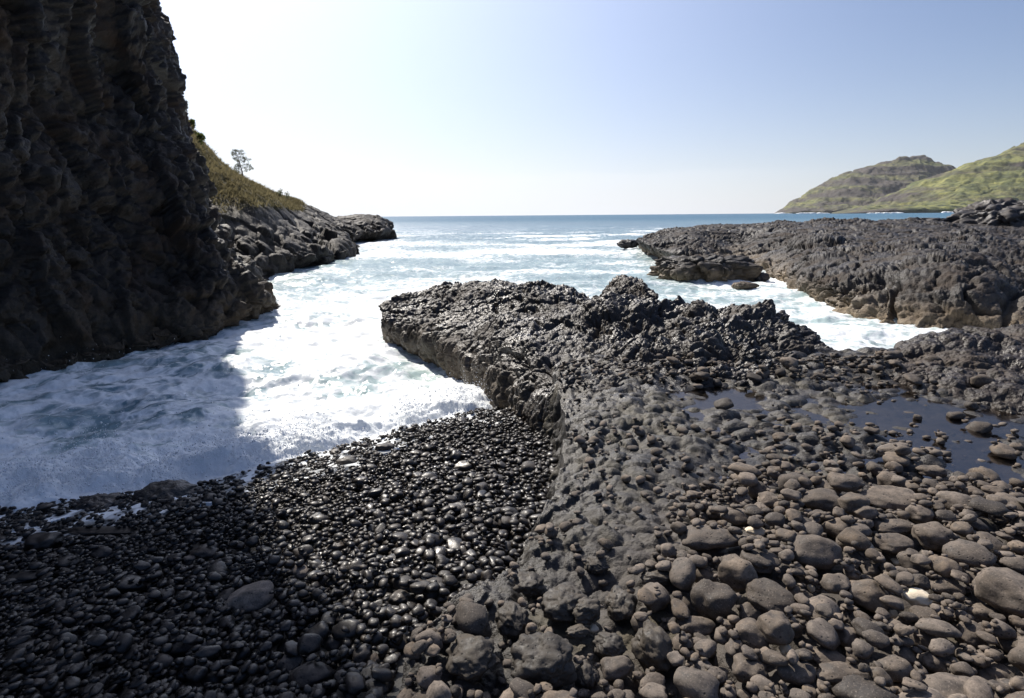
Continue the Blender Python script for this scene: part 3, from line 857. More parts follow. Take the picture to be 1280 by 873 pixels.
def tube(pts, rads, seg=8):
    pts = np.array(pts, float)
    V = []
    for i, p in enumerate(pts):
        t = pts[min(i + 1, len(pts) - 1)] - pts[max(i - 1, 0)]
        t /= np.linalg.norm(t)
        a = np.cross(t, [0.3, 1, 0.1]); a /= np.linalg.norm(a)
        b = np.cross(t, a)
        for s in range(seg):
            th = 2 * math.pi * s / seg
            V.append(p + (a * math.cos(th) + b * math.sin(th)) * rads[i])
    F = []
    for i in range(len(pts) - 1):
        for s in range(seg):
            F.append([i * seg + s, i * seg + (s + 1) % seg, (i + 1) * seg + (s + 1) % seg, (i + 1) * seg + s])
    return np.array(V), np.array(F)

def join(parts):
    Vs, Fs, k0 = [], [], 0
    for V, F in parts:
        Vs.append(V); Fs.append(F + k0); k0 += len(V)
    return np.concatenate(Vs), np.concatenate(Fs)

M_leaf = leafy('grey_green_leaves', (0.15, 0.16, 0.10), 0.4, 3)
M_bush = leafy('green_bush_leaves', (0.12, 0.15, 0.045), 0.45, 2)
M_bark = simple('bark', (0.10, 0.08, 0.06), 0.85, 0.3, 8)

def small_tree(px, py, Y, H, seed, label):
    root = bpy.data.objects.new('tree', None)
    COL.objects.link(root)
    root['label'] = label
    root['category'] = 'tree'
    b = at_y(float(px), float(py), float(Y))
    root.location = b
    r2 = np.random.default_rng(seed)
    top = np.array([-0.14 * H, 0.05 * H, 0.95 * H])
    tr = [np.array([0.05, 0, -0.4]), np.array([0.02 * H, 0, 0.25 * H]), np.array([-0.03 * H, 0, 0.55 * H]), top]
    parts = [tube(tr, [0.07 * H / 2.2, 0.05 * H / 2.2, 0.035 * H / 2.2, 0.012 * H / 2.2])]
    cs, rs = [], []
    for k in range(17):
        f = 0.20 + 0.78 * k / 16
        st = np.array([np.interp(f, [0, 0.25, 0.55, 0.95], [tr[j][a] for j in range(4)]) for a in range(3)])
        st[2] = f * H
        side = 1 if k % 2 else -1
        ln = H * (0.42 * (1 - f) + 0.12) * r2.uniform(0.7, 1.2)
        if side < 0:
            ln *= 0.6
        en = st + np.array([side * ln, r2.normal(0, 0.12) * H, ln * r2.uniform(0.1, 0.5)])
        parts.append(tube([st, 0.5 * (st + en) + np.array([0, 0, 0.04 * H]), en], [0.016, 0.011, 0.006], 5))
        for g in (0.4, 0.72, 1.0):
            cs.append(st * (1 - g) + en * g)
            s = H * r2.uniform(0.05, 0.10)
            rs.append((s * 1.3, s, s * 0.9))
    V, F = join(parts)
    link('trunk', new_mesh('trunk', V, F, M_bark), root)
    V, F = leaf_cloud(cs, rs, 34, 0.022 * H, seed)
    link('crown', new_mesh('crown', V, F, M_leaf, False), root)
small_tree(303, 224, 47.5, 2.2, 7, 'slender wind-bent tree with sparse leaves standing on the grassy headland crest')

def bush(px, py, Y, r, n, seed, label, mat, size=0.12):
    c = at_y(float(px), float(py), float(Y))
    r2 = np.random.default_rng(seed)
    cs = [np.array([r2.normal(0, 0.5) * r[0], r2.normal(0, 0.4) * r[1], abs(r2.normal(0.35, 0.3)) * r[2]]) for _ in range(n)]
    V, F = leaf_cloud(cs, [tuple(np.array(r) * r2.uniform(0.25, 0.5)) for _ in cs], 130, size, seed)
    root = bpy.data.objects.new('bush', None)
    COL.objects.link(root)
    root.location = c
    root['label'] = label
    root['category'] = 'bush'
    link('leaves', new_mesh('leaves', V, F, mat, False), root)
    st = [tube([(0, 0, -0.3), tuple(q * 0.5), tuple(q)], [0.02, 0.014, 0.006], 5) for q in cs]
    V, F = join(st)
    link('stem', new_mesh('stem', V, F, M_bark), root)
bush(347, 247, 52, (0.5, 0.5, 0.8), 7, 3, 'tiny scrubby bush low on the headland crest below the tree', M_leaf, 0.06)
bush(243, 182, 43.0, (0.8, 0.9, 0.75), 14, 4, 'dense green bush on the steep headland slope behind the cliff', M_bush)
bush(262, 212, 43.5, (0.8, 0.8, 0.5), 10, 5, 'dark green bush lower on the headland slope above dry grass', M_bush)
bush(231, 160, 43.0, (0.6, 0.6, 0.5), 8, 6, 'topmost green bush on the headland against the bright sky', M_bush)
bush(220, 135, 21.5, (0.35, 0.4, 0.5), 8, 8, 'wispy pale shrub growing on the cliff edge against the sky', M_leaf, 0.045)

# ------------------------------------------------------------------ far hills
k = N('grassy_hill')
pp = k.pos()
xyz = k.sep(pp)
n1 = k.noise(pp, 0.006, 8, 0.62)
n2 = k.noise(pp, 0.03, 6, 0.65)
stretch = k.n('ShaderNodeMapping'); stretch.inputs['Scale'].default_value = (0.25, 0.25, 2.2)
k.l(pp, stretch.inputs['Vector'])
n3 = k.noise(stretch.outputs[0], 0.012, 6, 0.6)
ga = k.attr('green')
grass = k.mix(k.ramp(n2, [(0.4, 0.0), (0.62, 1.0)]), (0.075, 0.09, 0.024), (0.23, 0.225, 0.06))
rockc = k.mix(n2, (0.022, 0.019, 0.017), (0.085, 0.068, 0.052))
f = k.math('ADD', k.math('MULTIPLY', k.math('SUBTRACT', n3, 0.5), 5.5), ga, True)
scrub = k.math('MULTIPLY', k.ramp(k.noise(pp, 0.045, 6, 0.7), [(0.50, 0.0), (0.60, 1.0)]), k.maprange(xyz[2], 20, 130, 0.9, 0.25))
grass = k.mix(scrub, grass, (0.030, 0.042, 0.018))
M_hill = k.set(color=k.mix(f, rockc, grass), rough=0.9, normal=k.bump(n2, 0.9, 8))

def hill(name, ridge, foot_y, Yf, Yr, seed, green, amp):
    rows = []
    for (x, y) in ridge:
        r0 = on_z(x, foot_y, 0) if False else None
        f0 = at_y(x, foot_y, Yf); f0[2] = -3
        R = at_y(x, y, Yr)
        R[2] = max(R[2], 3)
        hgt = R[2]
        rows.append([f0, f0 + np.array([0, 10, 3 + min(hgt * 0.12, 18)]), f0 * 0.68 + R * 0.32 + np.array([0, 0, -0.02 * hgt]), f0 * 0.35 + R * 0.65 + np.array([0, 0, 0.03 * hgt]), R, R * np.array([1.1, 1.1, 0.72]), np.array([R[0] * 1.3, R[1] * 1.3, -3])])
    P = loft(rows, 420, 240)
    n = normals(P)
    z = P[..., 2]
    g = fbm(P * np.array([1, 1, 0.25]), 0.006, 4, seed)
    gul = np.abs(fbm(P * np.array([1, 0.6, 0.15]), 0.011, 3, seed + 1))
    terr = np.sin(z / 9.0 + 2.5 * g) * 3.0 + 6 * blocks(P, 0.02, seed, 0.6, (0.5, 0.5, 1.6))
    env = sstep(0, 25, z)
    P = P + n * (env * (amp * g - amp * 1.1 * gul + terr + 2.5 * fbm(P, 0.04, 3, seed)) )[..., None]
    gg = np.clip(green + 0.35 * fbm(P, 0.004, 3, seed + 5) - 0.5 * sstep(0.06, 0.0, (z - 0) / max(z.max(), 1)), 0, 1)
    link(name, new_mesh(name, P, grid_faces(420, 240), M_hill, attrs={'green': gg}), kind='structure')

hill('far_hill', [(968, 267.2), (978, 262), (990, 253), (1006, 243), (1030, 229), (1052, 219), (1082, 209), (1115, 201), (1140, 195.5), (1158, 197), (1172, 203), (1190, 210), (1230, 222), (1300, 240)], 267.0, 2600, 3300, 81, 0.18, 16)
hill('near_hill', [(1040, 266), (1062, 262), (1082, 255), (1108, 244), (1140, 232), (1170, 220), (1200, 207), (1232, 196), (1262, 184), (1300, 172), (1360, 158), (1440, 150), (1560, 170)], 266.0, 1750, 2300, 82, 0.72, 12)

# ------------------------------------------------------------------ sea
def sea_material():
    k = N('sea_water')
    p = k.pos()
    foam = k.attr('foam')
    milk = k.attr('milk')
    xyz = k.sep(p)
    dist = k.n('ShaderNodeVectorMath', operation='LENGTH')
    k.l(p, dist.inputs[0])
    d = dist.outputs['Value']
    # lacy foam
    warp = k.n('ShaderNodeTexNoise'); warp.inputs['Scale'].default_value = 0.8; warp.inputs['Detail'].default_value = 4
    k.l(p, warp.inputs['Vector'])
    wv = k.n('ShaderNodeVectorMath', operation='MULTIPLY_ADD')
    k.l(warp.outputs['Color'], wv.inputs[0]); wv.inputs[1].default_value = (1.7, 1.7, 0.4); k.l(p, wv.inputs[2])
    v1 = k.voro(wv.outputs[0], 1.5, 'DISTANCE_TO_EDGE')
    v2 = k.voro(wv.outputs[0], 4.2, 'DISTANCE_TO_EDGE')
    lace = k.math('ADD', k.math('MULTIPLY', k.ramp(v1, [(0.0, 1.0), (0.34, 0.0)]), 0.5), k.math('MULTIPLY', k.ramp(v2, [(0.0, 1.0), (0.3, 0.0)]), 0.3))
    lace = k.math('ADD', lace, k.math('MULTIPLY', k.noise(wv.outputs[0], 6, 8, 0.7), 0.55))
    f = k.math('ADD', foam, k.math('MULTIPLY', k.math('SUBTRACT', lace, 0.55), 0.9))
    f = k.ramp(f, [(0.30, 0.0), (0.46, 0.35), (0.74, 1.0)])
    deep = k.mix(k.noise(p, 0.02, 3, 0.5), (0.010, 0.070, 0.145), (0.020, 0.125, 0.21))
    water = k.mix(milk, deep, (0.42, 0.53, 0.52))
    water = k.mix(k.attr('shallow'), water, (0.018, 0.018, 0.019))
    c = k.mix(f, water, (0.80, 0.83, 0.84))
    b1 = k.noise(p, 0.9, 6, 0.62)
    b2 = k.noise(p, 7, 5, 0.65)
    nb = k.bump(k.noise(p, 0.12, 4, 0.6), 0.7, 1.2)
    far = k.maprange(d, 14, 60, 0.0, 1.0)
    nb = k.bump(k.math('MULTIPLY', b1, k.math('ADD', 0.25, far)), 0.9, 0.22, nb)
    nb = k.bump(k.math('MULTIPLY', b2, k.math('ADD', 0.35, far)), 0.5, 0.05, nb)
    nb = k.bump(k.math('MULTIPLY', k.noise(p, 40, 4, 0.7), f), 0.3, 0.012, nb)
    k.set(color=c, rough=0.8, normal=nb, spec=0.0)
    fr = k.n('ShaderNodeFresnel'); fr.inputs['IOR'].default_value = 1.33
    k.l(nb, fr.inputs['Normal'])
    g = k.n('ShaderNodeBsdfGlossy'); k.l(k.maprange(d, 10, 150, 0.12, 0.32), g.inputs['Roughness']); k.l(nb, g.inputs['Normal'])
    # rough water never mirrors the sky at full grazing strength
    cap = k.math('MINIMUM', fr.outputs[0], k.maprange(d, 10, 300, 0.42, 0.16))
    cap = k.math('MULTIPLY', cap, k.math('SUBTRACT', 1.0, k.math('MULTIPLY', f, 0.85)))
    ms = k.n('ShaderNodeMixShader')
    k.l(cap, ms.inputs[0]); k.l(k.b.outputs[0], ms.inputs[1]); k.l(g.outputs[0], ms.inputs[2])
    k.l(ms.outputs[0], k.out.inputs['Surface'])
    return k.m

def build_sea():
    py = np.concatenate([np.linspace(760, 300, 640), 268.6 + 31.4 * (1 - np.linspace(0, 1, 160)[1:]) ** 1.3])
    a = np.arctan((py - 436.5) / FPX) + rad(PITCH)
    yy = EYE / np.tan(np.maximum(a, 0.0007))
    yy = np.concatenate([yy[yy < 5000], [5600, 7000]])
    yy = np.maximum.accumulate(yy)
    t = np.concatenate([np.linspace(-2.6, -1.35, 60)[:-1], np.linspace(-1.35, 1.35, 1050), np.linspace(1.35, 2.6, 60)[1:]])
    Yg, Tg = np.meshgrid(yy, t, indexing='ij')
    Xg = Tg * Yg * 1.0
    P = np.stack([Xg, Yg, np.zeros_like(Xg)], -1)
    dx, dy = Xg, Yg
    dsea = d_sea(Xg, Yg)
    # swell and chop, faded out with distance where the mesh becomes coarse
    sw = fbm(P * np.array([0.5, 1.0, 1]), 0.09, 3, 91)
    chop = fbm(P * np.array([0.7, 1.0, 1]), 0.7, 4, 92, 0.55)
    small = fbm(P, 3.2, 4, 93, 0.6)
    near = sstep(60, 10, Yg)
    z = 0.22 * sw * sstep(12, 40, Yg) * sstep(1200, 150, Yg) + 0.16 * chop * sstep(220, 30, Yg) + 0.028 * small * near
    # the breaking wave running up the pebbles
    inl = sstep(2.2, -0.5, Xg)
    wob = 0.42 * fbm(P, 0.7, 3, 95) + 0.16 * fbm(P, 3, 4, 96)
    dd = dsea + wob
    hump = np.exp(-((dd - 0.75) / 0.42) ** 2)
    hump2 = np.exp(-((dd - 2.2) / 0.7) ** 2)
    lum = lumps(P + 0.1 * fbm(P, 4, 3, 5)[..., None], 5.0, 97) * 0.6 + 0.5 * lumps(P, 12, 98) + 0.25 * fbm(P, 16, 3, 99)
    z = z + inl * (hump * (0.20 + 0.05 * lum) + 0.09 * hump2 * (0.6 + 0.3 * lum)) + inl * sstep(3.5, 0.3, np.abs(dd)) * 0.012 * lum
    z = z - inl * sstep(0.25, -0.35, dd) * 0.5
    # thin wash running up between the stones
    film = beach_h(Xg, Yg) + 0.055 + 0.03 * fbm(P, 2.5, 3, 110)
    inwash = (dd > -0.75 - 0.5 * fbm(P, 1.3, 2, 111)) & (dd < 0.8) & (Xg < 0.4)
    z = np.where(inwash, np.maximum(z, film), z)
    P[..., 2] = z
    # foam cover
    px, pyy, dep = project(P)
    big = fbm(P * np.array([0.5, 1.0, 1]) + 2.5 * fbm(P, 0.08, 2, 104)[..., None] * np.array([0, 1, 0]), 0.14, 5, 101, 0.6)
    mid = fbm(P * np.array([0.5, 1.0, 1]), 0.6, 3, 102)
    cove = sstep(26, 13, Yg + 0.25 * np.abs(Xg))
    f = np.interp(Yg, [5, 9, 14, 20, 27, 40, 56, 75, 120, 400, 3000], [0.86, 0.76, 0.68, 0.52, 0.36, 0.28, 0.20, 0.04, -0.05, -0.10, -0.25])
    f = f + 0.62 * big * sstep(160, 40, Yg) + 0.22 * mid * sstep(60, 20, Yg)
    # a line of breakers off the platform tip and the shore rocks
    pyy0 = pyy
    pyy = pyy + 9 * mid + 7 * big
    f = f + 0.55 * np.exp(-((pyy - 300 + 0.012 * (px - 700)) / 6.0) ** 2) * sstep(560, 700, px) * sstep(880, 790, px) * (0.5 + big)
    f = f + 0.35 * np.exp(-((px - 470) / 40) ** 2 - ((pyy - 306) / 9) ** 2)
    f = f + 0.12 * np.exp(-((pyy - 300) / 10) ** 2)
    pyy = pyy0
    # white water in the channel
    chan = sstep(930, 1010, px + (pyy - 380) * 0.3) * sstep(330, 350, pyy)
    f = np.where(chan > 0, f * (1 - chan) + chan * (0.50 + 0.35 * mid + 0.35 * big), f)
    # calmer streaked water under the cliff, with its shade painted darker into the colour
    calm_shade = np.exp(-((px - 190) / 190) ** 2 - ((pyy - 492 + 0.15 * (px - 200)) / 62) ** 2)
    f = f - 0.47 * calm_shade
    f = f + 0.14 * sstep(300, 380, px) * sstep(17, 12, Yg)  # sunlit part of the cove painted whiter, sun glare put into the foam
    f = f + 0.30 * fbm(P * np.array([0.55, 1.2, 1]), 1.1, 4, 106, 0.6) * inl * sstep(14, 9, Yg)
    f = np.maximum(f, inl * (0.92 * hump + 0.35 * hump2) * sstep(-0.6, 0, dd))
    washf = 0.36 + 0.5 * fbm(P, 2.2, 4, 112, 0.6)
    f = np.where(inwash & (dd < 0.15), washf, f)
    milk = np.interp(Yg, [5, 15, 30, 55, 80, 140, 400], [1.0, 0.95, 0.82, 0.62, 0.40, 0.16, 0.03]) + 0.25 * big * sstep(120, 40, Yg) * sstep(10, 25, Yg)
    milk = milk - 0.66 * calm_shade  # cliff shade darkens the water colour here too
    milk = np.where(inwash & (dd < 0.1), 0.02, milk)
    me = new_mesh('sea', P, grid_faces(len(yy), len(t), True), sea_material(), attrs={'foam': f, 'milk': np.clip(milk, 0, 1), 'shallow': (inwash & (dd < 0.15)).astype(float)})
    link('sea', me, kind='structure')
    return P, dd, px, pyy, hump
SEA, SEA_DD, SEA_PX, SEA_PY, SEA_H = build_sea()

# spray thrown up by the breaking wave
def spray():
    r2 = np.random.default_rng(8)
    m = np.argwhere((SEA_H > 0.35) & (SEA_PX > -150) & (SEA_PX < 640) & (SEA[..., 1] < 9) & (SEA[..., 0] < 0.0))
    pick = m[r2.choice(len(m), 30000)]
    b = SEA[pick[:, 0], pick[:, 1]].astype(float)
    clump = np.clip(fbm(b, 1.6, 3, 55) + 0.35, 0, 1)
    keep = r2.random(len(b)) < clump
    b = b[keep]; clump = clump[keep]
    up = r2.exponential(0.055, len(b)) * (0.4 + 1.8 * clump)
    b = b + np.stack([r2.normal(0, 0.06, len(b)), -np.abs(r2.normal(0, 0.13, len(b))), up], -1)
    m2 = np.argwhere((SEA_PX > 0) & (SEA_PX < 330) & (SEA_PY > 440) & (SEA_PY < 560))
    pk = m2[r2.choice(len(m2), 500)]
    b2 = SEA[pk[:, 0], pk[:, 1]].astype(float) + np.stack([np.zeros(500), np.zeros(500), r2.exponential(0.12, 500)], -1)
    b = np.concatenate([b, b2])
    s = r2.uniform(0.002, 0.0075, len(b)) * (1 + 1.2 * (r2.random(len(b)) > 0.93))
    V0, F0 = ico(1)
    V = (b[:, None] + V0[None] * s[:, None, None]).reshape(-1, 3)
    F = (F0[None] + (np.arange(len(b)) * len(V0))[:, None, None]).reshape(-1, 3)
    link('sea_spray', new_mesh('sea_spray', V, F, leafy('spray_drops', (0.85, 0.87, 0.9), 0.02, 2)), kind='stuff', label='fine white spray thrown up by the wave breaking on the pebbles')
spray()

# surf at the foot of the far hills
def surf():
    r2 = np.random.default_rng(12)
    parts = []
    V0, F0 = ico(2)
    for (x0, x1, Yd, n, s) in ((972, 986, 2560, 10, 4), (998, 1036, 2560, 26, 3.5), (1085, 1130, 1715, 26, 2.0), (1180, 1206, 1690, 24, 2.6)):
        for _ in range(n):
            p = at_y(r2.uniform(x0, x1), 266, Yd + r2.normal(0, 8))
            p[2] = 0.3
            r = np.array([r2.uniform(2, 5), 3, r2.uniform(0.5, 1.3)]) * s
            V = V0 * (1 + 0.25 * fbm(V0 + r2.random(3) * 9, 2.0, 2, 3)[:, None]) * r + p
            parts.append((V, F0))
    V, F = join(parts)
    link('surf', new_mesh('surf', V, F, simple('surf_foam', (0.78, 0.8, 0.8), 0.7, 0.05, 0.2)), kind='stuff', label='thin white line of surf breaking along the foot of the distant hills')
surf()

# ------------------------------------------------------------------ stones
def stone_shape(seed, sub, flat=0.5):
    V, F = ico(sub)
    r2 = np.random.default_rng(1000 + seed)
    P = V.copy()
    P = np.sign(P) * np.abs(P) ** r2.uniform(0.86, 1.0)
    off = r2.random(3) * 20
    P = P * (1 + 0.30 * fbm(V + off, 0.9, 2, seed)[:, None])
    P[:, 1:] *= (1 + r2.uniform(-0.22, 0.22) * P[:, :1])
    for _ in range(r2.integers(2, 6)):           # worn facets
        n = r2.normal(size=3)
        n /= np.linalg.norm(n)
        d = P @ n - r2.uniform(0.68, 0.9)
        P = P - np.where(d > 0, d * 0.6, 0)[:, None] * n
    P = P * (1 + 0.05 * fbm(V + off, 2.6, 3, seed + 1)[:, None])
    lo, hi = P.min(0), P.max(0)
    return (P - (lo + hi) / 2) / ((hi - lo) / 2), F

NSH = 18
SHAPES = {s: [stone_shape(k, s) for k in range(NSH)] for s in (1, 2, 3, 4)}

def crag_shape(seed):
    V, F = ico(5)
    off = np.random.default_rng(seed).random(3) * 30
    Q = V + off
    P = V * (1 + 0.28 * fbm(Q, 0.9, 3, seed) + 0.16 * blocks(Q, 1.5, seed, 0.7) + 0.10 * (lumps(Q, 2.6, seed) - 0.4) + 0.035 * fbm(Q, 6, 4, seed, 0.6))[:, None]
    lo, hi = P.min(0), P.max(0)
    return (P - (lo + hi) / 2) / ((hi - lo) / 2), F
CRAGS = [crag_shape(300 + k) for k in range(8)]

def rot_matrix(yaw, tx, ty):
    return np.array(Euler((tx, ty, yaw), 'XYZ').to_matrix())

class Pile:
    def __init__(self, x0, x1, y0, y1, res, base):
        self.x0, self.y0, self.res = x0, y0, res
        self.gx = np.arange(x0, x1, res)
        self.gy = np.arange(y0, y1, res)
        X, Y = np.meshgrid(self.gx, self.gy, indexing='ij')
        self.H = base(X, Y).astype(np.float32)
        self.base = self.H.copy()
        self.st = []
    def fit(self, x, y, A):
        """lowest centre height for the ellipsoid x^T A x = 1 at (x, y)"""
        ex = math.sqrt(np.linalg.inv(A)[0, 0]); ey = math.sqrt(np.linalg.inv(A)[1, 1])
        i0 = int((x - ex - self.x0) / self.res); i1 = int((x + ex - self.x0) / self.res) + 2
        j0 = int((y - ey - self.y0) / self.res); j1 = int((y + ey - self.y0) / self.res) + 2
        if i0 < 0 or j0 < 0 or i1 > self.H.shape[0] or j1 > self.H.shape[1]:
            return None
        dx = self.gx[i0:i1, None] - x
        dy = self.gy[None, j0:j1] - y
        b = 2 * (A[0, 2] * dx + A[1, 2] * dy)
        c = A[0, 0] * dx * dx + A[1, 1] * dy * dy + 2 * A[0, 1] * dx * dy - 1
        disc = b * b - 4 * A[2, 2] * c
        m = disc > 0
        if not m.any():
            return None
        sq = np.sqrt(np.where(m, disc, 0))
        lo = (-b - sq) / (2 * A[2, 2]); hi = (-b + sq) / (2 * A[2, 2])
        Hs = self.H[i0:i1, j0:j1]
        v = np.where(m, Hs - lo, -9)
        z = v.max()
        return z, (i0, i1, j0, j1), m, hi
    def put(self, cands, radii, shape, sink=0.12, zmax=None, extra=None, keep=None):
        best = None
        a, b, c = radii
        for (x, y, yaw, tx, ty) in cands:
            R = rot_matrix(yaw, tx, ty)
            A = R @ np.diag([1 / a ** 2, 1 / b ** 2, 1 / c ** 2]) @ R.T
            r = self.fit(x, y, A)
            if r is None or r[0] > 2.4:
                continue
            z, box, m, hi = r
            i = int((x - self.x0) / self.res); j = int((y - self.y0) / self.res)
            rel = z - self.base[i, j]
            if keep is not None and hides(keep, x, y, z, a):
                continue
            if best is None or rel < best[0]:
                best = (rel, z, box, m, hi, x, y, (yaw, tx, ty))
        if best is None:
            return None
        rel, z, box, m, hi, x, y, e = best
        if zmax is not None and rel > zmax:
            return None
        z -= sink * c
        i0, i1, j0, j1 = box
        Hs = self.H[i0:i1, j0:j1]
        np.maximum(Hs, np.where(m, z + hi, -9), out=Hs)
        s = dict(p=(x, y, z), r=radii, e=e, shape=shape)
        if extra:
            s.update(extra)
        self.st.append(s)
        return s

def in_view(x, y, z, margin=90):
    px, py, d = project(np.array([x, y, z]))
    return d > 0.3 and -margin < px < 1280 + margin and py < 873 + margin

def emit(stones, mesh_cache, name, mat, sub):
    """one object per stone"""
    out = []
    for s in stones:
        key = (s['shape'], sub, mat.name)
        if key not in mesh_cache:
            V, F = CRAGS[s['shape'] % 100 % 8] if s['shape'] >= 100 else SHAPES[sub][s['shape']]
            mesh_cache[key] = new_mesh(name, V, F, mat)
        o = bpy.data.objects.new(name, mesh_cache[key])
        COL.objects.link(o)
        o.location = s['p']
        o.rotation_euler = (s['e'][1], s['e'][2], s['e'][0])
        o.scale = s['r']
        o.color = (s['tint'], s['warm'], 0, 1)
        out.append(o)
    return out

def emit_stuff(stones, name, mat, label):
    Vs, Fs, T, W, k0 = [], [], [], [], 0
    for s in stones:
        px, py, dep = project(np.array(s['p']))
        pxs = FPX * max(s['r']) / max(dep, 0.5)
        sub = 3 if pxs > 22 else (2 if pxs > 6 else 1)
        V, F = SHAPES[sub][s['shape']]
        R = rot_matrix(*s['e'])
        V = (V * np.array(s['r'])) @ R.T + np.array(s['p'])
        Vs.append(V); Fs.append(F + k0); k0 += len(V)
        T.append(np.full(len(V), s['tint'])); W.append(np.full(len(V), s['warm']))
    link(name, new_mesh(name, np.concatenate(Vs), np.concatenate(Fs), mat, attrs={'tint': np.concatenate(T), 'warm': np.concatenate(W)}), kind='stuff', label=label)

def seen_size(pile, s):
    """rough visible area in pixels"""
    x, y, z = s['p']
    px, py, d = project(np.array(s['p']))
    if d < 0.3 or px < -5 or px > 1285 or py > 880 or py < 0:
        return 0
    i = int((x - pile.x0) / pile.res); j = int((y - pile.y0) / pile.res)
    i = min(max(i, 0), pile.H.shape[0] - 1); j = min(max(j, 0), pile.H.shape[1] - 1)
    top = z + s['r'][2]
    buried = max(0.0, pile.H[i, j] - top)
    vis = max(0.05, 1 - buried / (0.6 * s['r'][2]))
    return (FPX / d) ** 2 * s['r'][0] * s['r'][1] * vis

def set_landmark(pile, px, py, p, r, yaw, shp, sink, wd, ht, extra):
    tx, ty = random.uniform(-0.1, 0.1), random.uniform(-0.08, 0.08)
    R = rot_matrix(yaw, tx, ty)
    A = R @ np.diag([1 / q ** 2 for q in r]) @ R.T
    for _ in range(3):                          # slide along the sight line until it rests at the right place
        f = pile.fit(p[0], p[1], A)
        if f is None or f[0] > 2.4:
            return None
        i = int((p[0] - pile.x0) / pile.res); j = int((p[1] - pile.y0) / pile.res)
        z = min(f[0], pile.base[i, j] + r[2] + 0.05) - sink * r[2]
        p = on_z(float(px), float(py), z)
    f = pile.fit(p[0], p[1], A)
    if f is None:
        return None
    _, (i0, i1, j0, j1), m, hi = f
    Hs = pile.H[i0:i1, j0:j1]
    np.maximum(Hs, np.where(m, z + hi, -9), out=Hs)
    s = dict(p=(p[0], p[1], z), r=r, e=(yaw, tx, ty), shape=shp, scr=(px, py, wd / 2, ht / 2))
    s.update(extra)
    pile.st.append(s)
    return s

def hides(KEEP, x, y, z, a):
    px, py, d = project(np.array([x, y, z]))
    ar = a * FPX / d * 0.62
    return bool((((px - KEEP[:, 0]) / (KEEP[:, 2] * 0.92 + ar)) ** 2 + ((py - KEEP[:, 1]) / (KEEP[:, 3] * 0.92 + ar * 0.8)) ** 2 < 1).any())

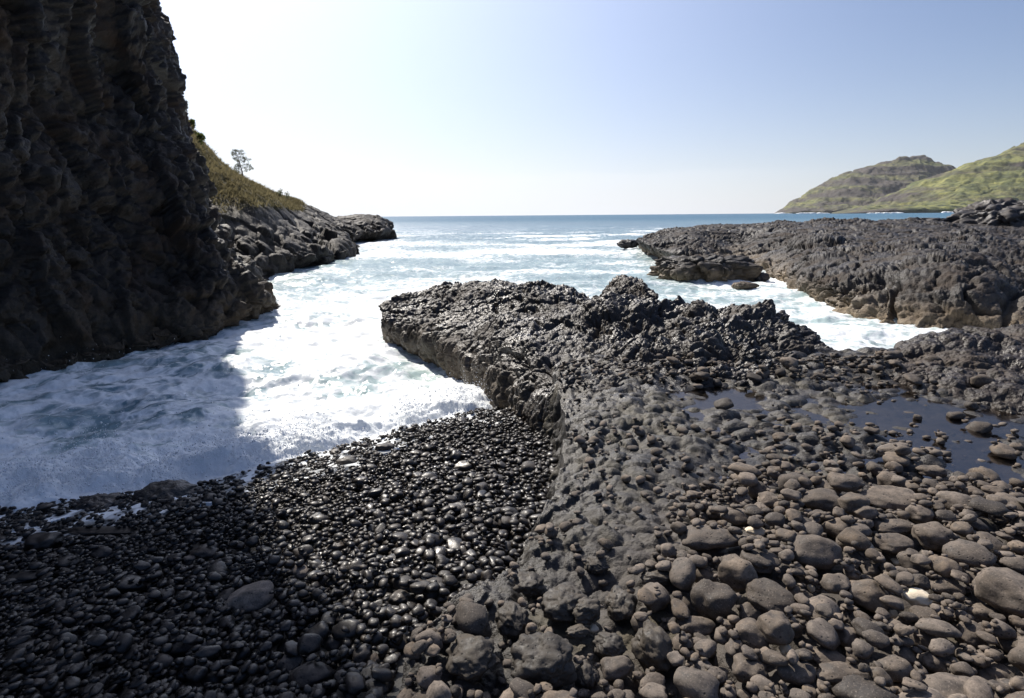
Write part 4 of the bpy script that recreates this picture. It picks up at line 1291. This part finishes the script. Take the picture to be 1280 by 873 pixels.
# ---- dry cobbles on the lava shelf: first the ones the photograph singles out
# px, py, width, height, turn, thickness ratio, tint, warm, shape, white, label
LM = [
    (924, 717, 31, 42, 1.2, 0.85, 0.75, 0.35, 0, 0, 'pale brown egg-shaped cobble propped upright against a pitted dark block', 'upright egg cobble'),
    (888, 673, 70, 28, -0.15, 0.5, 0.35, 0.1, 1, 0, 'long dark wedge-shaped cobble with a flat pale top', 'long wedge cobble'),
    (921, 646, 38, 21, -0.1, 0.6, 0.55, 0.2, 2, 0, 'smooth oval cobble alone above the long wedge-shaped one', 'smooth oval cobble'),
    (948, 613, 22, 24, 0.8, 0.9, 0.65, 0.3, 3, 0, 'round cobble leaning behind a pale oval one near the pool', ''),
    (960, 625, 28, 18, -0.1, 0.6, 0.95, 0.2, 4, 0, 'pale grey oval cobble in front of a round one near the pool', 'pale oval cobble by the pool'),
    (1037, 612, 34, 20, 0.0, 0.65, 0.75, 0.2, 5, 0, 'flat oval pale cobble topping the heap beside the pool', 'oval cobble topping the heap'),
    (1026, 626, 52, 29, -0.35, 0.6, 0.35, 0.1, 6, 0, 'dark tilted long cobble on the heap beside the pool', ''),
    (1067, 630, 36, 26, 0.2, 0.8, 0.4, 0.3, 7, 0, 'brown angular cobble between the heap and the flat slab', ''),
    (1112, 623, 66, 28, -0.25, 0.45, 0.72, 0.15, 8, 0, 'long flat pitted slab of pale grey stone beside the pool', 'flat pitted slab'),
    (1149, 643, 28, 22, 0.1, 0.8, 0.9, 0.15, 9, 0, 'pale rounded cobble at the end of the flat pitted slab', ''),
    (1163, 589, 34, 16, -0.1, 0.55, 0.55, 0.2, 10, 0, 'smooth flat cobble standing clear in the tide pool edge', 'cobble in the pool edge'),
    (1057, 604, 38, 24, -0.5, 0.6, 0.55, 0.2, 11, 0, 'long cobble tipped over behind the flat pitted slab', ''),
    (1020, 690, 62, 36, -0.1, 0.75, 0.45, 0.1, 12, 0, 'big dark egg-like cobble with a deep shadow under it', 'big dark egg-like cobble'),
    (1085, 745, 46, 38, -0.3, 0.8, 0.45, 0.45, 13, 0, 'large olive-brown rounded cobble next to the white oval stone', 'olive rounded cobble'),
    (1146, 746, 27, 18, -0.15, 0.65, 1.0, 0, 14, 1, 'bright white oval stone lying among the grey cobbles', 'white oval stone'),
    (1046, 729, 36, 22, 0.2, 0.65, 0.55, 0.2, 15, 0, 'grey oval cobble behind the large olive-brown one', ''),
    (1089, 711, 23, 19, 0.1, 0.8, 0.6, 0.1, 16, 0, 'small round grey cobble above the olive-brown one', ''),
    (940, 793, 37, 37, -0.7, 0.75, 0.5, 0.3, 17, 0, 'tilted rounded cobble below the pitted dark block', 'tilted rounded cobble'),
    (970, 787, 36, 36, 0.4, 0.85, 0.4, 0.3, 0, 0, 'squarish brown cobble next to the tilted rounded one', 'squarish brown cobble'),
    (1060, 798, 27, 26, 0.3, 0.85, 0.75, 0.2, 2, 0, 'pale round cobble with a worn top near the picture foot', ''),
    (1061, 772, 18, 18, 0.1, 0.9, 0.95, 0.1, 3, 0, 'small pale pitted round pebble in front of the olive-brown cobble', ''),
    (936, 767, 26, 23, 0.1, 0.85, 0.3, 0.2, 4, 0, 'dark pitted round cobble under the upright egg-shaped one', ''),
    (892, 752, 52, 46, 0.1, 0.8, 0.1, 0.1, 5, 0, 'dark pitted block with two holes supporting the upright egg-shaped cobble', 'pitted dark block'),
    (1180, 733, 40, 21, -0.1, 0.6, 0.7, 0.2, 6, 0, 'long oval grey cobble above the dark one beyond the white stone', ''),
    (1227, 768, 33, 24, -0.3, 0.75, 0.55, 0.25, 7, 0, 'rounded brown cobble below the large grey boulder', ''),
    (1212, 794, 27, 30, 0.5, 0.9, 0.5, 0.25, 8, 0, 'dark round cobble on the near side of a rounded brown one', ''),
    (1262, 742, 58, 54, 0.2, 0.7, 0.6, 0.1, 9, 0, 'largest grey rounded boulder at the edge of the cobble bank', 'large grey boulder'),
    (1165, 671, 38, 32, 0.3, 0.8, 0.6, 0.2, 10, 0, 'smooth grey cobble with a sloping side beyond the pale one', ''),
    (1118, 660, 46, 24, -0.4, 0.6, 0.45, 0.2, 11, 0, 'dark lopsided cobble behind the pair of pale rounded ones', ''),
    (1152, 728, 21, 18, 0.0, 0.9, 0.2, 0.0, 12, 0, 'dark knobbly round pebble above the white oval stone', ''),
    (945, 664, 21, 10, 0.1, 0.7, 1.0, 0, 13, 1, 'cream lump of coral beside the smooth oval cobble', 'cream coral lump'),
    (1014, 735, 7, 9, 0.1, 0.8, 1.0, 0, 14, 1, 'tiny white shell bit behind the olive-brown cobble', ''),
    (1117, 768, 11, 8, 0.1, 0.8, 0.9, 0, 15, 1, 'small pinkish white coral bit before the white oval stone', ''),
    (982, 811, 12, 12, 0.1, 0.9, 1.0, 0, 16, 1, 'small white round coral pebble below the squarish brown cobble', 'white coral pebble'),
    (1116, 791, 7, 6, 0.1, 0.8, 1.0, 0, 17, 1, 'white fleck of shell down the bank from the white oval stone', ''),
    (1086, 683, 16, 6, 0.2, 0.6, 0.9, 0, 0, 1, 'thin sliver of white coral above the small round grey cobble', ''),
    (1122, 703, 10, 7, 0.2, 0.6, 1.0, 0, 1, 1, 'white shell chip behind the dark knobbly pebble', ''),
    (938, 838, 42, 31, -0.4, 0.7, 0.35, 0.2, 1, 0, 'dark smooth cobble at the very foot of the picture below the tilted one', ''),
    (871, 783, 46, 22, 0.1, 0.6, 0.4, 0.3, 2, 0, 'flat brown cobble under the pitted dark block', ''),
    (1038, 822, 50, 24, -0.2, 0.5, 0.55, 0.3, 3, 0, 'broad flat brown cobble near the picture foot', 'broad flat brown cobble'),
    (1050, 842, 60, 24, -0.1, 0.6, 0.4, 0.25, 4, 0, 'broad dark slab-like cobble below the flat brown one', ''),
    (995, 841, 46, 28, 0.4, 0.6, 0.45, 0.2, 5, 0, 'wedge-shaped cobble beside the dark slab-like one', ''),
    (950, 700, 44, 26, -0.6, 0.45, 0.2, 0.1, 7, 0, 'dark flat tilted slab behind the upright egg-shaped cobble', ''),
    (961, 748, 40, 52, 1.0, 0.5, 0.15, 0.1, 8, 0, 'shaded leaning slab beside the upright egg-shaped cobble', ''),
    (1116, 680, 44, 24, 0.1, 0.6, 0.4, 0.2, 9, 0, 'grey pitted cobble behind the small round grey one', ''),
    (1047, 661, 29, 25, 0.8, 0.7, 0.6, 0.3, 11, 0, 'triangular pale brown cobble beyond the big dark egg-like one', ''),
    (1131, 819, 26, 22, 0.3, 0.85, 0.45, 0.2, 12, 0, 'round grey cobble on the bank midway to the picture foot', ''),
    (1166, 829, 24, 26, 0.3, 0.8, 0.55, 0.2, 13, 0, 'upright oval grey cobble low on the bank', ''),
    (1266, 803, 38, 24, 0.1, 0.7, 0.5, 0.2, 15, 0, 'rounded dark cobble close under the large grey boulder', ''),
    (1246, 842, 46, 24, -0.1, 0.6, 0.55, 0.2, 16, 0, 'broad cobble at the lower corner of the cobble bank', ''),
    (1080, 640, 26, 18, 0.3, 0.7, 0.7, 0.2, 17, 0, 'small pale cobble tucked against the flat pitted slab', ''),
    # embedded boulders along the shelf edge
    (676, 826, 84, 62, 0.4, 0.75, 0.15, 0.15, 0, 0, 'big wet-sheened lava boulder at the shelf corner by the pebbles', 'wet-sheened corner boulder'),
    (590, 822, 72, 58, -0.3, 0.6, 0.22, 0.3, 1, 0, 'broad brown lava boulder at the shelf foot beside the black pebbles', 'broad brown boulder'),
    (706, 755, 62, 50, 0.2, 0.6, 0.2, 0.2, 2, 0, 'knobbly grey boulder fused to the shelf above the wet-sheened one', 'knobbly fused boulder'),
    (640, 775, 44, 46, 0.9, 0.7, 0.25, 0.2, 3, 0, 'dark rounded boulder standing between the brown and wet-sheened ones', ''),
    (733, 764, 38, 32, 0.2, 0.8, 0.4, 0.3, 6, 0, 'smooth domed cobble beside the knobbly fused boulder', ''),
    (763, 808, 44, 34, -0.1, 0.75, 0.35, 0.05, 9, 0, 'smooth dark grey domed cobble next to the wet-sheened boulder', 'dark grey domed cobble'),
    (722, 790, 30, 17, 0.2, 0.7, 0.55, 0.4, 10, 0, 'pale brown smooth cobble on the wet-sheened boulder', ''),
    (771, 836, 40, 32, 0.2, 0.85, 0.4, 0.1, 11, 0, 'round cobble with pits in front of the dark grey domed one', ''),
    (733, 843, 32, 34, 0.2, 0.8, 0.35, 0.2, 12, 0, 'pitted brown cobble at the picture foot beside the wet-sheened boulder', ''),
    (819, 808, 50, 60, 0.7, 0.7, 0.35, 0.4, 13, 0, 'tall brown-sided boulder next to the dark grey domed cobble', 'tall brown boulder'),
    (820, 722, 40, 22, -0.2, 0.6, 0.4, 0.3, 14, 0, 'long rounded cobble on the shelf behind the tall brown boulder', ''),
    (777, 757, 40, 42, 0.3, 0.7, 0.3, 0.3, 15, 0, 'broken brown boulder between the knobbly one and the tall one', ''),
    (660, 730, 42, 30, 0.2, 0.6, 0.2, 0.2, 16, 0, 'dark hollowed boulder on the shelf rim above the pebbles', 'hollowed rim boulder'),
    (746, 707, 34, 24, -0.3, 0.7, 0.25, 0.15, 17, 0, 'dark domed cobble on the shelf behind the knobbly boulder', ''),
    (742, 786, 10, 8, 0.2, 0.8, 1.0, 0.2, 4, 1, 'tiny cream shell lying above the dark grey domed cobble', ''),
    (637, 803, 6, 7, 0.2, 0.8, 0.9, 0.4, 5, 1, 'tiny orange-cream shell between the brown and wet-sheened boulders', ''),
]
shelf_pile = Pile(-1.6, 8.2, 0.6, 6.9, 0.012, shelf_h)
landmarks_r = []
for (px, py, wd, ht, yaw, thick, tint, warm, shp, white, label, short) in LM:
    if 'boulder' in label and px < 860:
        shp += 100
        wd *= 0.98; ht *= 0.98
    if white:
        wd *= 1.2; ht *= 1.25
    p = on_z(float(px), float(py), 1.22)
    d = project(p)[2]
    a = wd / 2 * d / FPX * 1.04
    th = math.atan2(EYE - 1.2, math.hypot(p[0], p[1]))
    eff = math.sqrt(math.sin(th) ** 2 + thick ** 2 * math.cos(th) ** 2)
    b = ht / 2 * d / FPX / eff * 1.04
    b = min(b, a * 1.5)
    s = set_landmark(shelf_pile, px, py, p, (a, b, b * thick), yaw * 0.6, shp, -0.9 if white else (0.35 if ('boulder' in label and px < 860) else 0.1), wd, ht,
        dict(tint=tint, warm=warm, white=white, label=label, short=short, lm=True))
    if s:
        landmarks_r.append(s)
KEEP = np.array([s['scr'] for s in landmarks_r])

def cobble_density(px, py):
    """how thickly loose cobbles lie, by where the bank is"""
    return 1.0

def fill_shelf():
    r2 = random.Random(21)
    def density(x, y):
        wdt = x - float(xe(np.array([y]))[0])
        if wdt < 0.03:
            return 0
        if y < 2.0 and wdt < 0.8:
            return 0.45
        bank = float(sstep(3.75, 2.9, y + 0.10 * x - 0.1)) * float(sstep(0.6, 1.3, wdt))
        back = 0.25 * float(sstep(5.3, 5.8, y))
        return max(bank, 0.08 if y < 4.3 else 0.02, back)
    for (n, lo, hi, K, zm, sink) in ((700, 0.055, 0.105, 5, 0.12, 0.15), (3000, 0.030, 0.055, 4, 0.11, 0.12), (9000, 0.011, 0.030, 4, 0.10, 0.1)):
        for _ in range(n):
            cands = []
            a = lo + (hi - lo) * r2.random() ** 1.6
            for _k in range(K):
                y = 0.95 + 5.6 * r2.random() ** 1.25
                x = r2.uniform(-1.1, 0.5 + 1.05 * y + 0.6)
                if r2.random() > density(x, y):
                    continue
                if not in_view(x, y, 1.15):
                    continue
                cands.append((x, y, r2.uniform(0, 6.28), r2.gauss(0, 0.16), r2.gauss(0, 0.16)))
            if not cands:
                continue
            if a > 0.048:
                cands = [q for q in cands if q[1] < 2.3 or q[0] - float(xe(np.array([q[1]]))[0]) > 1.2]
                if not cands:
                    continue
            b = a * r2.uniform(0.66, 0.95)
            c = b * r2.uniform(0.45, 0.85)
            dark = float(sstep(4.0, 4.8, cands[0][1])) * 0.35
            shelf_pile.put(cands, (a, b, c), r2.randrange(NSH), sink, zm, dict(tint=min(1, max(0, r2.gauss(0.5 - dark, 0.24) + (0.4 if r2.random() < 0.07 else 0))), warm=max(0, r2.gauss(0.14, 0.2))), KEEP)
fill_shelf()

# ---- black pebbles of the cove
LMB = [
    (313, 749, 50, 34, 0.5, 0.65, 1.9, 0.1, 0, 'largest pale grey pitted stone among black pebbles in the shade', 'largest pale stone'),
    (362, 828, 30, 20, 0.1, 0.7, 2.2, 0.05, 2, 'pale round speckled stone at the picture foot in the shade', 'pale speckled stone'),
    (390, 842, 54, 28, 0.6, 0.6, 1.0, 0.05, 3, 'large flat speckled grey stone beside the pale round speckled one', 'flat speckled stone'),
    (287, 744, 26, 14, 0.5, 0.5, 1.1, 0.1, 4, 'long grey stone lying against the largest pale stone', ''),
    (375, 716, 20, 18, 1.0, 0.5, 1.9, 0.0, 5, 'curved bluish-white stone fragment between shade and sun', 'bluish-white fragment'),
    (256, 690, 32, 18, 0.2, 0.6, 0.7, 0.3, 6, 'brownish smooth stone behind the largest pale stone', 'brownish smooth stone'),
    (236, 700, 14, 11, 0.2, 0.7, 1.6, 0.0, 7, 'small pale bluish pebble next to the brownish smooth stone', ''),
    (307, 686, 12, 9, 0.6, 0.7, 1.5, 0.0, 8, 'bright angular chip above the brownish smooth stone', ''),
    (132, 664, 92, 10, 0.05, 0.4, 0.55, 0.2, 9, 'long thin flat slab lying on pebbles below the foam', 'long thin slab'),
    (54, 677, 36, 20, 0.1, 0.6, 0.4, 0.2, 10, 'dark domed stone near the long thin slab', ''),
    (32, 722, 36, 16, 0.0, 0.5, 0.5, 0.0, 11, 'flat bluish-grey stone in the deepest shade', 'flat bluish stone'),
    (128, 691, 24, 13, -0.3, 0.6, 1.0, 0.0, 12, 'tilted grey stone below the long thin slab', 'tilted grey stone'),
    (415, 804, 28, 20, 0.2, 0.8, 0.9, 0.35, 13, 'brown domed stone at the start of the sunlit strip', 'brown domed stone'),
    (421, 684, 22, 14, 0.3, 0.7, 1.0, 0.5, 14, 'tan rounded pebble where the shade ends', 'tan pebble'),
    (332, 716, 14, 10, 0.2, 0.7, 1.3, 0.0, 15, 'smooth grey pebble in line with the brownish smooth stone', ''),
    (237, 758, 18, 15, 0.2, 0.8, 0.4, 0.0, 16, 'dark bluish rounded stone near the largest pale stone', ''),
    (126, 714, 24, 12, 0.0, 0.6, 0.7, 0.0, 17, 'flat grey pebble under the tilted grey stone', ''),
    (453, 820, 24, 22, 0.6, 0.7, 1.0, 0.2, 0, 'dark oval stone in the sun by the foot of the shelf boulder', 'dark sunlit oval stone'),
    (500, 748, 24, 18, -0.5, 0.6, 1.0, 0.2, 1, 'smooth long pebble in the sun below the shelf rim', ''),
    (645, 605, 8, 6, 0.2, 0.8, 2.6, 0.3, 2, 'tiny cream pebble in the sunlit strip near the ledge', 'tiny cream pebble'),
    (469, 823, 11, 13, 0.3, 0.7, 2.4, 0.7, 3, 'small cream and orange shell bit among sunlit pebbles', 'cream shell bit'),
    (491, 838, 16, 8, 0.3, 0.5, 2.6, 0.4, 4, 'curved cream shell at the shelf foot among black pebbles', ''),
    (490, 728, 9, 7, 0.3, 0.7, 1.9, 0.9, 5, 'small tan pebble in the sunlit strip', ''),
    (434, 577, 26, 12, 0.1, 0.7, 0.6, 0.2, 6, 'dark stone at the edge of the foam in full sun', 'dark stone at the foam'),
    (481, 560, 22, 12, 0.1, 0.7, 0.5, 0.2, 7, 'wet rounded stone at the foam edge toward the ledge', ''),
    (580, 583, 26, 13, 0.1, 0.6, 0.8, 0.3, 8, 'large oval pebble in the sun below the ledge', ''),
    (590, 748, 24, 15, 0.3, 0.7, 0.8, 0.1, 9, 'smooth black pebble against the shelf rim', ''),
]
def beach_base(X, Y):
    h = beach_h(X, Y)
    q = X - xe(Y.ravel()).reshape(Y.shape)
    return np.where(q > -0.02, 3.0, h)
beach_pile = Pile(-8.2, 1.2, 0.9, 9.0, 0.011, beach_base)
landmarks_l = []
for (px, py, wd, ht, yaw, thick, tint, warm, shp, label, short) in LMB:
    g = np.array([pz(px, py, z) for z in np.linspace(0, 1.2, 60)])
    hh = beach_h(g[:, 0], g[:, 1]) + 0.06
    p = g[np.argmin(np.abs(g[:, 2] - hh))]
    d = project(p)[2]
    a = wd / 2 * d / FPX * 1.1
    th = math.atan2(EYE - p[2], math.hypot(p[0], p[1]))
    b = ht / 2 * d / FPX / math.sqrt(math.sin(th) ** 2 + thick ** 2 * math.cos(th) ** 2) * 1.1
    s = set_landmark(beach_pile, px, py, p, (a, b, b * thick), yaw * 0.6, shp, -0.3, wd, ht, dict(tint=tint, warm=warm, white=0, label=label, short=short, lm=True))
    if s:
        landmarks_l.append(s)
KEEPL = np.array([s['scr'] for s in landmarks_l])

def fill_beach():
    r2 = random.Random(5)
    def size_here(x, y):
        px, py, d = project(np.array([x, y, 0.5]))
        return 0.60 + 0.45 * float(sstep(380, 520, px)) * float(sstep(5.5, 3.0, y) * 0.25 + 0.75)
    for (n, lo, hi, K, zm, sink) in ((1500, 0.046, 0.085, 4, 0.12, 0.1), (7000, 0.030, 0.052, 4, 0.12, 0.08), (9000, 0.018, 0.034, 4, 0.12, 0.06)):
        for _ in range(n):
            cands = []
            sz = None
            for _k in range(K):
                y = 1.25 + 6.6 * r2.random() ** 0.95
                x = r2.uniform(-1.15 * y - 0.9, 0.75)
                if not in_view(x, y, 1.15 if y < 3 else 0.5, 110) or d_sea(np.array(x), np.array(y)) > 0.30 or x > EDGE[:, 0].max() + 0.1:
                    continue
                if sz is None:
                    sz = size_here(x, y) * (lo + (hi - lo) * r2.random() ** 2.0)
                cands.append((x, y, r2.gauss(0.1, 1.1), r2.gauss(0, 0.22), r2.gauss(0, 0.22)))
            if not cands:
                continue
            a = sz
            b = a * r2.uniform(0.6, 0.92)
            c = b * r2.uniform(0.45, 0.8)
            beach_pile.put(cands, (a, b, c), r2.randrange(NSH), sink, zm, dict(tint=min(1.2, max(0, r2.gauss(0.42, 0.25))), warm=max(0, r2.gauss(0.12, 0.15))), KEEPL)
fill_beach()

def tone(s, wet):
    t = s['tint']
    if s['warm'] > 0.38:
        return 'brownish'
    if wet:
        return 'black' if t < 0.35 else ('charcoal' if t < 0.65 else 'greyish')
    return 'dark grey' if t < 0.4 else ('grey' if t < 0.65 else 'pale grey')

def form(s):
    a, b, c = s['r']
    if c / b < 0.6:
        return 'flat'
    if b / a < 0.75:
        return 'elongated'
    if b / a > 0.87 and c / b > 0.7:
        return 'round'
    return 'oval'

def relation(s, lms):
    best = None
    x, y, z = s['p']
    for l in lms:
        if not l['short'] or l is s:
            continue
        dx, dy = x - l['p'][0], y - l['p'][1]
        d = math.hypot(dx, dy)
        if best is None or d < best[0]:
            best = (d, dx, dy, l['short'])
    d, dx, dy, nm = best
    if abs(dy) > abs(dx):
        r = 'behind' if dy > 0 else 'in front of'
    else:
        r = 'right of' if dx > 0 else 'left of'
    far = 'just ' if d < 0.28 else ('well ' if d > 0.65 else '')
    return f'{far}{r} the {nm}'

def individuals(pile, lms, count, name, mat, wet, group, cat, zone):
    rest = [s for s in pile.st if not s.get('lm')]
    for s in rest:
        s['seen'] = seen_size(pile, s)
    rest.sort(key=lambda s: -s['seen'])
    chosen = rest[:count]
    cache = {}
    for s in lms:
        m = M_white if s.get('white') else mat
        boul = s['shape'] >= 100
        if boul:
            m = M_crag_i
        elif s['tint'] > 1.3:
            m = M_dry_i
            s['tint'] = min(1.0, s['tint'] - 1.0)
        o = emit([s], cache, 'coral_stone' if s.get('white') else ('boulder' if boul else name), m, 4)[0]
        o['label'] = s['label']
        o['category'] = 'stone' if s.get('white') else ('boulder' if boul else cat)
        o['group'] = 'white stones among the cobbles' if s.get('white') else ('boulders along the shelf edge' if boul else group)
    sizes = sorted(max(s['r']) for s in chosen)
    q1, q2 = sizes[len(sizes) // 3], sizes[2 * len(sizes) // 3]
    for s in chosen:
        a = max(s['r'])
        sw = 'small' if a < q1 else ('medium' if a < q2 else 'large')
        o = emit([s], cache, name, mat, 3)[0]
        o['label'] = f"{sw} {tone(s, wet)} {form(s)} {cat}{zone(s)} {relation(s, lms)}"
        o['category'] = cat
        o['group'] = group
    return rest[count:]

rest_r = individuals(shelf_pile, landmarks_r, 235, 'cobble', M_dry_i, False, 'rounded cobbles on the lava shelf', 'cobble', lambda s: '')
emit_stuff(rest_r, 'cobbles', M_dry_s, 'small grey cobbles and pebbles filling the gaps on the lava shelf')
def zone_l(s):
    return ''
rest_l = individuals(beach_pile, landmarks_l, 270, 'pebble', M_wet_i, True, 'wet black pebbles in the cove', 'pebble', zone_l)
emit_stuff(rest_l, 'pebbles', M_wet_s, 'wet black pebbles covering the cove between the foam and the lava shelf')
print('stones', len(shelf_pile.st), len(beach_pile.st), 'rest', len(rest_r), len(rest_l))

# ------------------------------------------------------------------ sea air
k = N('haze_air')
k.t.nodes.remove(k.b)
pv = k.n('ShaderNodeVolumePrincipled')
pv.inputs['Color'].default_value = (0.93, 0.96, 1.0, 1)
pv.inputs['Density'].default_value = 0.00003
pv.inputs['Anisotropy'].default_value = 0.45
k.l(pv.outputs[0], k.out.inputs['Volume'])
hv = np.array([[x, y, z] for x in (-19500.0, 19500.0) for y in (-60.0, 7300.0) for z in (-8.0, 520.0)])
hf_ = np.array([[0, 1, 3, 2], [4, 6, 7, 5], [0, 4, 5, 1], [2, 3, 7, 6], [0, 2, 6, 4], [1, 5, 7, 3]])
link('haze', new_mesh('haze', hv, hf_, k.m, False), kind='stuff')
